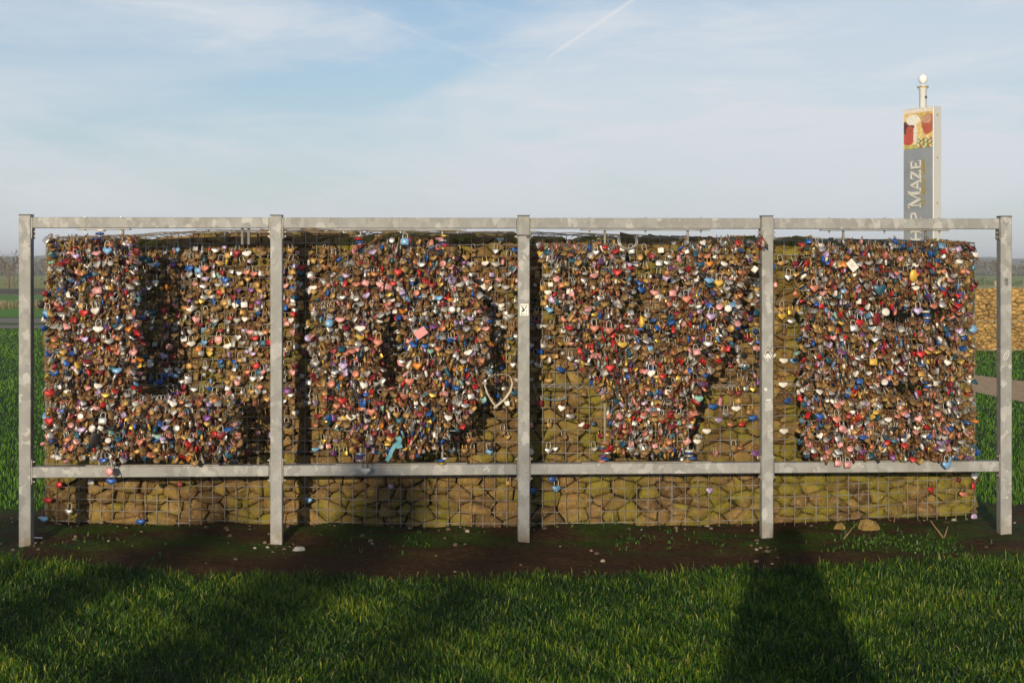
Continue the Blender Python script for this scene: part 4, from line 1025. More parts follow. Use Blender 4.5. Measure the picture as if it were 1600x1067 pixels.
plaque('metal_tag', 'plain salmon pink plate hanging aslant on the right of letter O', 'tag', 658, 519, 0.052, 0.080, 0.95, M_pinkp)
def heart_plate(px, py, w, h, m, name, label, cat, n=0.10):
    t = thing(name, label, cat, FP(px, py, n), FROT); V, T = slab(heart(w, h)[::-1] if False else heart(w, h), 0.010, 0.003, h/2)
    link('body', mesh('body', V, T, [m]), t)
    V, T = shackle(w*0.2, 0.03, 0.003); V = V+np.array([0, 0, h/2+0.022]); link('shackle', mesh('shackle', V, T, [SHC['steel']], smooth=True), t)
heart_plate(1367, 452, 0.082, 0.080, BODYC['teal'], 'heart_padlock', 'large dark teal heart padlock on the upper bar of letter E', 'padlock')
def bean(px, py, w, h, roll, m, name, label, cat, n=0.10, yaw=0.0):
    t = thing(name, label, cat, FP(px, py, n), FROT); t.rotation_euler = (0.1, roll, FROT+yaw)
    V, T = slab(disc(w, h, 18), 0.016, 0.005, h/2); link('body', mesh('body', V, T, [m], smooth=False), t)
    V, T = shackle(w*0.28, 0.03, 0.0035); V = V+np.array([0, 0, h/2+0.022]); link('shackle', mesh('shackle', V, T, [SHC['steel']], smooth=True), t)
bean(1419, 431, 0.050, 0.080, 0.0, BODYC['yellow'], 'oval_padlock', 'tall cream oval padlock on the upper bar of letter E', 'padlock')
bean(153, 684, 0.062, 0.098, 0.15, BODYC['black'], 'oval_padlock', 'big black oval padlock on the foot of letter L', 'padlock', 0.10, 0.5)
bean(1363, 497, 0.055, 0.082, 0.2, BODYC['dark red'], 'oval_padlock', 'big maroon oval padlock in the middle of letter E', 'padlock', 0.09, 0.4)
# yellow bird-like charm
t = thing('bird_charm', 'yellow bird-shaped charm with a blue foot on letter V', 'charm', FP(997, 500, 0.10), FROT)
b = MB(); b.tube([(0.004, 0, 0.028), (0.008, -0.004, 0.012), (0.010, -0.006, -0.012), (0.006, -0.004, -0.034), (0.0, 0, -0.045)], [0.007, 0.014, 0.018, 0.014, 0.004], 8); b.link('body', BODYC['yellow'], t, smooth=True)
b = MB(); b.box((-0.002, -0.004, -0.052), (0.036, 0.016, 0.016), 0, None, 0.004); b.link('foot', BODYC['blue'], t)
b = MB(); b.tube([(-0.006, -0.004, 0.022), (-0.020, -0.006, 0.004), (-0.024, -0.004, -0.018)], [0.006, 0.008, 0.003], 6); b.link('wing', BODYC['dark red'], t, smooth=True)
b = MB(); b.tube([(0.004, 0, 0.03), (0.0, -0.002, 0.05), (0.006, 0.012, 0.055)], 0.0018, 5); b.link('loop', SHC['steel'], t)
# steel cable loop
t = thing('cable_lock', 'coiled steel cable looped in a U near the top of letter V', 'cable', FP(979, 378, 0.06), FROT)
for q, (rw, rh) in enumerate(((0.062, 0.085), (0.056, 0.078), (0.050, 0.070))):
    b = MB(); b.tube([(-rw, 0.004*q, 0.035), (-rw, -0.006*q, 0.0)]+[(-rw*math.cos(a), -0.006*q-0.006, -0.6*rh*math.sin(a)) for a in [k*math.pi/10 for k in range(1, 10)]]+[(rw, -0.006*q, 0.0), (rw*0.9, 0.004*q, 0.035)], 0.0042, 6)
    b.link('cable_strand', SHC['steel'], t, smooth=True)
# chain
t = thing('chain', 'short silver chain of links beside letter V near the middle post', 'chain', FP(861, 388, 0.09), FROT)
for q in range(7):
    b = MB(); a0 = q % 2
    b.tube([((0.006*math.cos(a) if a0 else 0)+0.003*math.sin(q), (0 if a0 else 0.006*math.cos(a)), -0.016*q+0.011*math.sin(a)) for a in [k*math.pi/4 for k in range(8)]], 0.0024, 5, closed=True); b.link('link', M_bolt, t, smooth=True)
# teal ribbon bow
M_rib = mat('ribbon_teal', (0.06, 0.26, 0.34), 0.55)
t = thing('ribbon', 'teal ribbon tied in a bow low on letter O', 'ribbon', FP(618, 693, 0.12), FROT)
def ribbon(pts, w):
    V = []; n_ = len(pts)
    for i, p in enumerate(pts):
        p = Vector(p); d_ = (Vector(pts[min(i+1, n_-1)])-Vector(pts[max(i-1, 0)])).normalized(); sd = d_.cross(Vector((0, -1, 0.25))).normalized()*w/2
        V += [p-sd, p+sd, p+sd+Vector((0, 0.0012, 0)), p-sd+Vector((0, 0.0012, 0))]
    Fc = [(4*i+j, 4*i+(j+1) % 4, 4*(i+1)+(j+1) % 4, 4*(i+1)+j) for i in range(n_-1) for j in range(4)]
    b = MB(); b.add(V, Fc); return b
ribbon([(0, 0, 0), (-0.02, -0.004, -0.03), (-0.03, -0.01, -0.06), (-0.05, -0.006, -0.09)], 0.024).link('tail', M_rib, t)
ribbon([(0, 0, 0), (0.022, -0.006, 0.016), (0.030, -0.012, 0.040), (0.020, -0.006, 0.056)], 0.030).link('bow_loop', M_rib, t)
ribbon([(0, 0.002, 0), (0.02, -0.004, -0.005), (0.045, -0.002, 0.002)], 0.022).link('tail', M_rib, t)
ribbon([(-0.008, -0.006, 0.006), (0.008, -0.008, -0.004)], 0.02).link('knot', M_rib, t)
# cane heart
t = thing('cane_heart', 'pale cane heart hanging on the mesh beside the middle post', 'ornament', FP(778, 634, 0.07), 0)
s_ = FP(778, 634, 0.07).y/F
def hp(px, py): return ((px-778)*s_, 0.0, (634-py)*s_)
for nm, pts, rad in (('cane', [hp(777, 583), hp(766, 586), hp(759, 592), hp(757, 601), hp(761, 613), hp(767, 624), hp(776, 636)], 0.0058), ('cane', [hp(776, 584), hp(788, 582), hp(797, 587), hp(800, 597), hp(797, 609), hp(788, 622), hp(771, 636)], 0.0080)):
    b = MB(); b.tube([Vector(p)+Vector((0, -0.006 if rad > 0.006 else 0, 0)) for p in pts], [rad*0.2, rad*0.22, rad*0.35, rad*0.8, rad, rad, rad*1.1], 7); b.link(nm, M_cane, t, smooth=True)
b = MB(); b.tube([hp(777, 584), Vector(hp(777, 578))+Vector((0, 0.03, 0)), Vector(hp(778, 583))+Vector((0, 0.045, 0))], 0.0016, 5); b.link('string', SHC['rusty'], t)
# strings
t = thing('string', 'loose blue string looped on the mesh left of letter V', 'string', GP(866, 616, WN+0.02)[0], 0)
b = MB(); b.tube([(0.075*math.cos(a), -0.01, 0.020*math.sin(a)-0.01) for a in [math.pi*(1+k/12) for k in range(13)]], 0.003, 5); b.link('strand', BODYC['light blue'], t, smooth=True)

# ------------------------------------------------------------------ stones, twigs and litter on the mud
def rock(name, label, px, py, w, h, dpt, seed, cat='stone', m=M_stone, sink=0.15):
    x, y = gp(px, py); rr = random.Random(seed); V = []; k = 9; lv = 5
    prof = [(0.85, -0.1), (1.0, 0.15), (0.97, 0.42), (0.66, 0.86), (0.30, 0.96)]
    rad = [rr.uniform(0.68, 1.22) for _ in range(k)]; sh = (rr.uniform(-.25, .25)*w, rr.uniform(-.1, .1)*dpt)
    for f_, z in prof:
        for j in range(k): V.append((w/2*f_*rad[j]*math.cos(2*math.pi*j/k)*rr.uniform(0.93, 1.06)+sh[0]*max(z, 0), dpt/2*f_*rad[j]*math.sin(2*math.pi*j/k)+sh[1]*max(z, 0), h*z*rr.uniform(0.82, 1.1)-h*sink))
    T = [(i*k+j, i*k+(j+1) % k, (i+1)*k+(j+1) % k, (i+1)*k+j) for i in range(lv-1) for j in range(k)]+[tuple(range((lv-1)*k, lv*k))]
    me = mesh(name, V, T, [m], attr=np.full(len(V), rr.uniform(0.4, 0.8)))
    return tag(link(name, me, None, (x, y, ground_z(x, y)), (0, 0, rr.uniform(-0.3, 0.3))), label, cat)
M_rock = stone_mat('buff_rock', 1.0, 1.6, 0.35)
M_pale = mat('pale_stone', (0.34, 0.33, 0.31), 0.8)
rock('rock', 'large pale rock lying at the foot of the wall under letter E', 1359, 834, 0.145, 0.075, 0.12, 17, m=M_rock)
rock('rock', 'brown rounded stone beside the large pale rock', 1312, 833, 0.07, 0.045, 0.06, 5, m=M_rock)
rock('flat_stone', 'flat pale grey stone on the mud beside the second post', 466, 862, 0.075, 0.03, 0.05, 6, m=M_pale)
M_twig = mat('twig', (0.20, 0.125, 0.06), 0.85)
def twig(label, pts, rad=0.005):
    p0 = Vector(pts[0]); b = MB(); b.tube([Vector(p)-p0 for p in pts], [rad*(1-0.6*i/(len(pts)-1)) for i in range(len(pts))], 6)
    tag(b.link('twig', M_twig, None, p0, smooth=True), label, 'twig')
def mp(px, py, z=0.012): x, y = gp(px, py); return Vector((x, y, ground_z(x, y)+z))
a = mp(1474, 846, 0.0)
twig('bent dry stalk leaning up from the weeds near the end post', [a, a+Vector((-0.035, 0.02, 0.05)), a+Vector((-0.075, 0.03, 0.105))], 0.006)
twig('short dry stalk in a V with the bent one near the end post', [a+Vector((0.006, 0, 0.002)), a+Vector((0.025, 0.015, 0.045)), a+Vector((0.036, 0.02, 0.07))], 0.005)
twig('thin twig lying across the mud by the large pale rock', [mp(1318, 846, 0.006), mp(1336, 832, 0.012), mp(1352, 820, 0.03)], 0.005)
twig('dry stem leaning against the wall mesh above the large rock', [mp(1397, 823, 0.0), Vector(GP(1390, 806, WN+0.02)[0]), Vector(GP(1384, 794, WN+0.012)[0])], 0.004)
b = MB(); b.box((0, 0, 0.004), (0.05, 0.02, 0.006), 0, None, 0.001)
tag(b.link('litter', M_tag, None, mp(60, 849, 0.008), (0, 0.1, 0.3)), 'scrap of white plastic on the mud by the first post', 'litter')
rr = random.Random(8); Vp = []; Tp = []; Ap = []; off = 0
for q in range(190):
    if q < 80:
        s = rr.uniform(0, GLEN); p, d_, nn = GXY(s, WN+0.03+abs(rr.gauss(0, 0.10))); x, y = p.x, p.y
    elif q < 125: cpx = rr.choice((432, 440, 460, 425, 1192, 1205, 40)); x, y = gp(cpx+rr.gauss(0, 16), rr.uniform(850, 866))
    else: x = rr.uniform(-3.6, 3.9); y = float(front_edge(x))+rr.uniform(0.15, 1.3)
    z = ground_z(x, y); sz_ = rr.choice((0.006, 0.008, 0.010, 0.013, 0.02))*rr.uniform(0.7, 1.2)
    ring_ = [(math.cos(a)*sz_*rr.uniform(0.7, 1.2), math.sin(a)*sz_*rr.uniform(0.5, 0.9)) for a in [k*math.pi/3 for k in range(6)]]
    V = [(x+u, y+w, z-0.002) for u, w in ring_]+[(x+u*0.7, y+w*0.7, z+sz_*rr.uniform(0.4, 0.7)) for u, w in ring_]+[(x, y, z+sz_*0.7)]
    T = [(i, (i+1) % 6, 6+(i+1) % 6) for i in range(6)]+[(i, 6+(i+1) % 6, 6+i) for i in range(6)]+[(6+i, 6+(i+1) % 6, 12) for i in range(6)]
    Vp += V; Tp += [tuple(j+off for j in t_) for t_ in T]; Ap += [rr.uniform(0.2, 1.0)]*13; off += 13
M_peb = mat('pebble', (0.2, 0.14, 0.09), 0.85); g = MN(M_peb); g.col(g.ramp(g.attr('tint').outputs['Fac'], [(0.2, (0.06, 0.04, 0.025)), (0.6, (0.11, 0.07, 0.04)), (0.9, (0.19, 0.13, 0.08)), (1.0, (0.30, 0.26, 0.21))]))
o = link('pebbles', mesh('pebbles', Vp, np.array(Tp), [M_peb], attr=Ap), kind='stuff'); tag(o, 'scattered pebbles and chips of stone on the mud', 'pebbles')

# ------------------------------------------------------------------ totem sign behind
near = P(1458, 415, 25.0); left = P(1412, 415, 25.62)
fd = Vector((left.x-near.x, left.y-near.y, 0)); fw = fd.length; fd.normalize()     # from the near corner along the face to its far edge
yawS = math.atan2(-fd.y, -fd.x)           # local x runs from far edge to near corner
sg = thing('totem_sign', 'tall grey totem sign with a picture panel and white pole topped by a ball', 'sign', (left.x, left.y, 0), yawS)
dS = 0.20; ztop = EYE+(HZ-166)/F*25.0; zpic = EYE+(HZ-230)/F*25.0
M_sgrey = mat('sign_grey', (0.24, 0.25, 0.27), 0.45); g = MN(M_sgrey); g.col(g.ramp(g.noise(2.2, 5), [(0.3, (0.19, 0.215, 0.25)), (0.7, (0.27, 0.30, 0.34))]))
M_salu = mat('sign_aluminium', (0.50, 0.51, 0.52), 0.5, 0.1); M_pole = mat('pole_white', (0.78, 0.79, 0.80), 0.4); M_gold = mat('pole_gold', (0.48, 0.36, 0.08), 0.4, 0.4)
b = MB(); b.box((fw/2, dS/2+0.004, ztop/2+0.2), (fw, dS, ztop-0.4), 0, None, 0.008); b.link('casing', M_salu, sg)
b = MB(); b.box((fw/2, -0.003, (zpic+0.45)/2), (fw-0.012, 0.006, zpic-0.45)); b.link('face_panel', M_sgrey, sg)
# picture: a small colour grid printed on a flat panel
M_pic = mat('printed_picture', (0.5, 0.4, 0.3), 0.45); g = MN(M_pic); g.col(g.attr('col').outputs['Color'])
nu, nv = 40, 56; V = []; C = []
def pic(u, v_):
    n_ = 0.5+0.5*math.sin(u*37+math.sin(v_*23)*2)*math.sin(v_*31+u*11)
    c_ = (0.62+0.2*n_, 0.42+0.25*n_, 0.14+0.18*n_)
    if v_ > 0.90: c_ = (0.74, 0.68, 0.62)
    def el(cx, cy, a, b_): return ((u-cx)/a)**2+((v_-cy)/b_)**2 < 1+0.25*(n_-0.5)
    if el(0.72, 0.80, 0.36, 0.10): c_ = (0.50+0.2*n_, 0.38+0.1*n_, 0.12)
    if el(0.84, 0.60, 0.22, 0.25): c_ = (0.40, 0.13, 0.07)
    if el(0.80, 0.72, 0.16, 0.12): c_ = (0.55, 0.30, 0.20)
    if el(0.80, 0.47, 0.14, 0.14): c_ = (0.46, 0.10, 0.05)
    if el(0.16, 0.52, 0.22, 0.20): c_ = (0.10, 0.025, 0.025)
    if el(0.22, 0.45, 0.15, 0.13): c_ = (0.42, 0.09, 0.05)
    if el(0.16, 0.24, 0.2, 0.16): c_ = (0.50, 0.08, 0.05)
    if el(0.32, 0.72, 0.24, 0.13): c_ = (0.80, 0.76, 0.68)
    if el(0.40, 0.35, 0.07, 0.26): c_ = (0.78, 0.70, 0.62)
    if v_ < 0.24 and u > 0.45: c_ = (0.72, 0.68, 0.62) if n_ > 0.7 else (0.10+0.3*n_, 0.24+0.2*n_, 0.05) if n_ > 0.25 else (0.55, 0.04, 0.06)
    if v_ < 0.09 and u <= 0.45: c_ = (0.3+0.4*n_, 0.35+0.2*n_, 0.12)
    k_ = random.uniform(0.72, 1.18); return tuple(min(0.85, q_*k_) for q_ in c_)
for j in range(nv+1):
    for i in range(nu+1):
        V.append((0.006+(fw-0.012)*i/nu, -0.004, zpic+0.004+(ztop-0.008-zpic-0.004)*j/nv)); C += [*pic(i/nu, j/nv), 1]
me = mesh('picture_panel', V+[(x, 0.003, z) for x, y, z in V], [(j*(nu+1)+i, j*(nu+1)+i+1, (j+1)*(nu+1)+i+1, (j+1)*(nu+1)+i) for j in range(nv) for i in range(nu)], [M_pic])
ca = me.color_attributes.new('col', 'FLOAT_COLOR', 'POINT'); ca.data.foreach_set('color', C+[0.3, 0.3, 0.3, 1]*len(V))
link('picture_panel', me, sg)
# raised lettering from strokes: (x0,z0,x1,z1,thickness)
K, t_ = 0.17, 0.075
def serifs(*xs): return [(x-0.13, z, x+0.13, z, 0.06) for x, z in xs]
FONT = {'M': (1.05, [(0.14, 0, 0.14, 1, t_), (0.14, 1, 0.52, 0.05, K), (0.52, 0.05, 0.90, 1, t_), (0.90, 0, 0.90, 1, K)]+serifs((0.14, 0.03), (0.90, 0.03), (0.12, 0.97), (0.92, 0.97))),
        'A': (0.86, [(0.08, 0, 0.42, 1, t_), (0.42, 1, 0.78, 0, K), (0.2, 0.34, 0.64, 0.34, t_)]+serifs((0.08, 0.03), (0.76, 0.03))),
        'Z': (0.78, [(0.08, 0.96, 0.68, 0.96, 0.08), (0.62, 0.96, 0.12, 0.04, K), (0.08, 0.04, 0.70, 0.04, 0.08), (0.08, 0.96, 0.08, 0.78, 0.06), (0.70, 0.04, 0.70, 0.24, 0.06)]),
        'E': (0.76, [(0.18, 0, 0.18, 1, K), (0.06, 0.96, 0.64, 0.96, 0.08), (0.18, 0.5, 0.5, 0.5, 0.08), (0.06, 0.04, 0.68, 0.04, 0.08), (0.64, 0.96, 0.64, 0.78, 0.06), (0.68, 0.04, 0.68, 0.26, 0.06), (0.5, 0.40, 0.5, 0.6, 0.06)]),
        'P': (0.72, [(0.18, 0, 0.18, 1, K), (0.18, 0.96, 0.48, 0.96, 0.08), (0.48, 0.96, 0.60, 0.86, 0.13), (0.60, 0.86, 0.60, 0.62, K*0.9), (0.60, 0.62, 0.48, 0.50, 0.13), (0.48, 0.48, 0.18, 0.48, 0.08)]+serifs((0.18, 0.03), (0.12, 0.97))),
        'I': (0.42, [(0.2, 0, 0.2, 1, K)]+serifs((0.2, 0.03), (0.2, 0.97))), 'H': (0.95, [(0.18, 0, 0.18, 1, K), (0.76, 0, 0.76, 1, K), (0.18, 0.5, 0.76, 0.5, 0.08)]+serifs((0.18, 0.03), (0.18, 0.97), (0.76, 0.03), (0.76, 0.97))),
        'T': (0.76, [(0.37, 0, 0.37, 1, K), (0.05, 0.96, 0.69, 0.96, 0.08), (0.05, 0.96, 0.05, 0.76, 0.06), (0.69, 0.96, 0.69, 0.76, 0.06)]+serifs((0.37, 0.03))),
        'G': (0.84, [(0.70, 0.80, 0.56, 0.95, 0.08), (0.56, 0.95, 0.36, 0.96, 0.09), (0.36, 0.96, 0.14, 0.72, 0.13), (0.14, 0.72, 0.12, 0.34, K), (0.12, 0.34, 0.32, 0.06, 0.13), (0.32, 0.05, 0.56, 0.05, 0.09), (0.56, 0.05, 0.68, 0.16, 0.1), (0.68, 0.06, 0.68, 0.42, K*0.9), (0.50, 0.42, 0.78, 0.42, 0.06)]),
        'R': (0.84, [(0.18, 0, 0.18, 1, K), (0.18, 0.96, 0.46, 0.96, 0.08), (0.46, 0.96, 0.58, 0.76, K), (0.58, 0.76, 0.42, 0.52, 0.12), (0.42, 0.52, 0.18, 0.52, 0.08), (0.36, 0.52, 0.74, 0.02, K)]+serifs((0.18, 0.03), (0.74, 0.03))),
        'N': (0.92, [(0.14, 0, 0.14, 1, t_), (0.12, 1, 0.78, 0.02, K), (0.78, 0, 0.78, 1, t_)]+serifs((0.14, 0.03), (0.78, 0.97), (0.1, 0.97)))}
def lettering(text, z0, length, xb, cap, small, m, name, dy=-0.006, th=0.02):
    # runs up the panel (+z), letter tops to the far edge (-x); scaled so that the whole string takes `length`
    tot = sum((FONT[c_][0]*(1.0 if big else small)) if c_ != ' ' else 0.45 for c_, big in text); kx = length/tot; b = MB(); u = 0
    for c_, big in text:
        if c_ == ' ': u += 0.45; continue
        f_ = 1.0 if big else small; w, st_ = FONT[c_]
        for x0, y0, x1, y1, th_ in st_:
            p0 = ((u+x0*f_)*kx, y0*f_*cap); p1 = ((u+x1*f_)*kx, y1*f_*cap); dx, dy_ = p1[0]-p0[0], p1[1]-p0[1]; l = math.hypot(dx, dy_); h_ = th_*f_*cap*0.5
            nx_, ny_ = -dy_/l*h_, dx/l*h_
            q = [(p0[0]-nx_, p0[1]-ny_), (p1[0]-nx_, p1[1]-ny_), (p1[0]+nx_, p1[1]+ny_), (p0[0]+nx_, p0[1]+ny_)]
            b.prism([(xb-y, z0+x) for x, y in q], dy-th, dy)
        u += w*f_
    b.link(name, m, sg)
zpx = lambda py: EYE+(HZ-py)/F*25.3
M_letter = mat('letter_cream', (0.60, 0.59, 0.55), 0.5)
lettering([('M', 1), ('A', 0), ('Z', 0), ('E', 0)], zpx(325), zpx(250)-zpx(325), fw*0.60, 0.30, 0.80, M_letter, 'lettering')
lettering([('H', 0), ('I', 0), ('P', 0)], zpx(379), zpx(331)-zpx(379), fw*0.60, 0.30, 0.80, M_letter, 'lettering')
lettering([('A', 1), ('T', 1), (' ', 0), ('G', 1), ('R', 0), ('E', 0), ('T', 0), ('N', 0), ('A', 0), (' ', 0), ('G', 1), ('R', 0), ('E', 0), ('E', 0), ('N', 0)], zpx(322), zpx(250)-zpx(322), fw*0.755, 0.105, 0.8, M_gold, 'small_lettering', -0.006, 0.010)
for z in (ztop-0.15, ztop-0.9, ztop-1.7, ztop-2.0):
    b = MB(); b.lathe([(0.018, 0), (0.018, 0.008), (0.006, 0.012)], k=8); b.link('screw', M_gold, sg, (fw+0.001, dS*0.5, z), (0, math.pi/2, 0))
pc = Vector((fw*0.24, dS+0.10, 0)); zb = EYE+(HZ-115)/F*25.5
b = MB(); b.lathe([(0.064, 0), (0.064, zb-0.28), (0.075, zb-0.275), (0.078, zb-0.25), (0.10, zb-0.24), (0.10, zb-0.225), (0.06, zb-0.22), (0.03, zb-0.19)], pc, 16); b.link('pole', M_pole, sg, smooth=True)
b = MB(); b.lathe([(0.10, zb-0.243), (0.106, zb-0.236), (0.106, zb-0.226), (0.10, zb-0.222)], pc, 16); b.link('pole_collar', M_gold, sg)
b = MB(); b.lathe([(max(0.078*math.sin(a), 0.002), zb-0.09-0.09*math.cos(a)) for a in [math.pi*k/10 for k in range(11)]], pc, 16); b.link('ball_finial', M_pole, sg, smooth=True)
b = MB(); b.box((fw*0.24+0.074, dS+0.10, zb-0.42), (0.03, 0.03, 0.04)); b.link('pole_hook', M_capdark, sg)

# ------------------------------------------------------------------ second gabion wall, beyond the gravel path
wb = thing('gabion_wall', 'dry ochre gabion wall standing on the lawn beyond the gravel path', 'wall', (8.6, 29.0, 0))
Y2 = 29.0; h2 = 1.30; X0, X1 = 8.6, 16.0
vv = []; tt = []; aa = []; off = 0; rr = random.Random(14)
for cx, cz, ar, poly in stone_cells(X1-X0, h2-0.02, 0.105, 0.062, 15):
    V, T = stone_geo(poly, cx, cz, rr, 0.0025, 0.05, 0.04); vv.append(V+np.array([cx, 0, cz])); tt.append(T+off); aa.append(np.full(len(V), min(1, max(0, rr.gauss(0.62, 0.25))))); off += len(V)
link('stones', mesh('stones', np.concatenate(vv), np.concatenate(tt), [M_stone_far], attr=np.concatenate(aa)), wb, kind='stuff')
b = MB(); b.box(((X1-X0)/2, 0.35, h2/2-0.02), (X1-X0-0.05, 0.6, h2-0.04)); b.link('rubble_backing', M_core, wb)
for q in range(int((X1-X0)/0.655)+1):
    b = MB(); b.tube([(0.15+q*0.655, -0.045, 0), (0.15+q*0.655, -0.045, h2)], 0.009, 5); b.link('wire', M_wire, wb)
for z in (0.02, h2*0.47, h2):
    b = MB(); b.tube([(0, -0.045, z), (X1-X0, -0.045, z)], 0.008, 5); b.link('wire', M_wire, wb)

# ------------------------------------------------------------------ far fences, hedges, trees
M_fpost = mat('weathered_post', (0.30, 0.26, 0.20), 0.9)
def fence(label, xs_, y, h, w, wires):
    t = thing('wire_fence', label, 'fence', (xs_[0], y, 0))
    for i, x in enumerate(xs_):
        b = MB(); b.tube([(0, 0, -0.05), (0.01*math.sin(i*3), 0, h*0.6), (0.02*math.sin(i*5), 0, h)], w, 7); b.link('post', M_fpost, t, (x-xs_[0], 0, 0))
    for z in wires:
        b = MB(); b.tube([(0, -w, z), (xs_[-1]-xs_[0], -w, z)], 0.006, 4); b.link('wire', M_wire, t)
fence('weathered post and wire fence among dry reeds across the lawn', [-26.5+1.27*k for k in range(14)], 58.5, 0.66, 0.05, (0.3, 0.55))
fence('pale post fence in the field behind the second stone wall', [17.9+1.15*k for k in range(7)], 56.0, 1.15, 0.045, (0.5, 0.95))
M_bank = mat('ditch_bank', (0.05, 0.038, 0.022), 0.95); 
def bank(name, x0, x1, y, w, h, m, seed):
    rr = random.Random(seed); xs_ = np.linspace(x0, x1, 90); V = []
    for f_, z in ((-0.5, 0), (-0.2, 0.8), (0.1, 1.0), (0.5, 0)):
        for x in xs_: V.append((x, y+f_*w+rr.uniform(-.2, .2), max(0, h*z*(0.8+0.25*math.sin(x*0.23+seed)+rr.uniform(-.08, .08)))-0.01*(z == 0)))
    n_ = len(xs_); link(name, mesh(name, V, np.array([(j*n_+i, j*n_+i+1, (j+1)*n_+i+1, (j+1)*n_+i) for j in range(3) for i in range(n_-1)]), [m], smooth=True), kind='structure')
bank('ditch_bank', -60, 20, 88, 4, 0.30, M_bank, 2)
M_twigs = leaf_mat('bare_hedge_twigs', [(0.0, (0.07, 0.056, 0.038)), (0.5, (0.14, 0.11, 0.07)), (1.0, (0.20, 0.165, 0.09))], 0.1, 0.9)
M_ever = leaf_mat('evergreen_leaf', [(0.0, (0.012, 0.028, 0.008)), (1.0, (0.045, 0.085, 0.02))], 0.15, 0.6)
def cards(c, rad, n_, size, seed, squash=(1, 1, 1)):
    g_ = np.random.default_rng(seed); d_ = g_.normal(0, 1, (n_, 3)); d_ /= np.linalg.norm(d_, axis=1)[:, None]
    rr_ = g_.uniform(0.15, 1, n_)**0.5; P0 = d_*rr_[:, None]*np.array(rad)*(1+0.18*np.sin(d_[:, :1]*7+seed)+0.14*np.cos(d_[:, 2:]*9+seed))+np.array(c)
    a = g_.normal(0, 1, (n_, 3)); a /= np.linalg.norm(a, axis=1)[:, None]; b_ = np.cross(a, g_.normal(0, 1, (n_, 3))); b_ /= np.linalg.norm(b_, axis=1)[:, None]
    s0 = size*g_.uniform(0.5, 1.3, n_)[:, None]
    V = np.stack([P0-a*s0, P0+b_*s0*squash[0], P0+a*s0, P0-b_*s0*squash[0]], 1)
    T = (np.arange(n_)*4)[:, None]+np.array([[0, 1, 2, 3]])
    return V.reshape(-1, 3), T, np.repeat(g_.uniform(0, 1, n_), 4)
def hedge(label, x0, x1, y, h, w, seed, m, dens=26, size=0.10, name='hedgerow'):
    rr = random.Random(seed); VV = []; TT = []; AA = []; o_ = 0; x = x0
    while x < x1:
        hh = h*rr.uniform(0.6, 1.15); ww = rr.uniform(0.8, 1.6)*w
        V, T, A = cards((x, y+rr.uniform(-1, 1), hh*0.5), (ww, w, hh*0.55), int(dens*ww*hh*4), size, rr.randrange(9999), (0.35,))
        V[:, 2] = np.maximum(V[:, 2], 0.0); VV.append(V); TT.append(T+o_); AA.append(A); o_ += len(V); x += ww*1.1
    o = link(name, mesh(name, np.concatenate(VV), np.concatenate(TT), [m], attr=np.concatenate(AA)), kind='stuff'); tag(o, label, 'hedge')
hedge('bare brown hedgerow across the far field on the side of letter L', -75, -25, 128, 0.55, 1.0, 4, M_twigs, 24, 0.12)
hedge('dark evergreen hedge line in the field beyond the second stone wall', 38, 62, 122, 0.65, 0.8, 5, M_ever, 30, 0.11)
hedge('long belt of bare brown trees along the horizon', -130, 130, 250, 3.2, 3.2, 6, M_twigs, 7, 0.42, 'tree_belt')
M_bark = mat('bark', (0.11, 0.085, 0.06), 0.9)
def bare_tree(label, x, y, h, seed, name='bare_tree', fine=1.0):
    t = thing(name, label, 'tree', (x, y, 0)); rr = random.Random(seed); tr_ = MB(); cr = MB()
    def grow(mb, p, d_, l, rad, dep):
        q = p+d_*l*0.5+Vector((rr.gauss(0, .05), rr.gauss(0, .05), 0))*l; e = q+(d_+Vector((rr.gauss(0, .12), rr.gauss(0, .12), 0.06))).normalized()*l*0.5
        mb.tube([p, q, e], [rad, rad*0.82, rad*0.62], 5 if dep > 2 else 3, cap=False)
        if dep == 0: return
        for _ in range(rr.choice((2, 3, 3)) if dep > 1 else 3):
            nd_ = (d_+Vector((rr.gauss(0, .55), rr.gauss(0, .55), rr.gauss(0.08, .3)))).normalized(); grow(cr, e if rr.random() < 0.6 else q, nd_, l*rr.uniform(0.58, 0.85), rad*0.55, dep-1)
    grow(tr_, Vector((0, 0, -0.05)), Vector((0, 0, 1)), h*0.26, h*0.022*fine, 5)
    tr_.link('trunk', M_bark, t, smooth=True); cr.link('crown', M_bark, t, smooth=True)
bare_tree('bare grey tree in the field beyond the end post by letter L', -37.2, 105, 5.4, 3)
bare_tree('small bare tree standing in the hedge beyond the first steel post', -39.2, 112, 3.8, 5)

# ------------------------------------------------------------------ what stands behind the viewer and shades the lawn
def columnar(label, u, Yb, h, w, seed, n_=11000):
    x = u+AZ*Yb; t = thing('columnar_evergreen', label, 'tree', (x, Yb, 0)); rr = random.Random(seed)
    b = MB(); b.tube([(0, 0, -0.05), (0.02, 0, h*0.4), (0, 0.02, h*0.8)], [0.10, 0.07, 0.03], 8); b.link('trunk', M_bark, t, smooth=True)
    VV = []; TT = []; AA = []; o_ = 0
    for k in range(9):
        z = 0.5+(h-0.9)*k/8; ww = w*(0.55+0.45*math.sin(math.pi*min(0.95, 0.25+k/11)))*rr.uniform(0.8, 1.1)
        V, T, A = cards((rr.uniform(-.08, .08), rr.uniform(-.08, .08), z), (ww, ww, h/11), n_//9, 0.075, rr.randrange(9999), (0.4,)); VV.append(V); TT.append(T+o_); AA.append(A); o_ += len(V)
    link('crown', mesh('crown', np.concatenate(VV), np.concatenate(TT), [M_ever], attr=np.concatenate(AA)), t)
TE = math.tan(EL)*math.hypot(1, AZ)
def tipheight(Yb, zwall=0.10): return (9.4-Yb)*TE+zwall
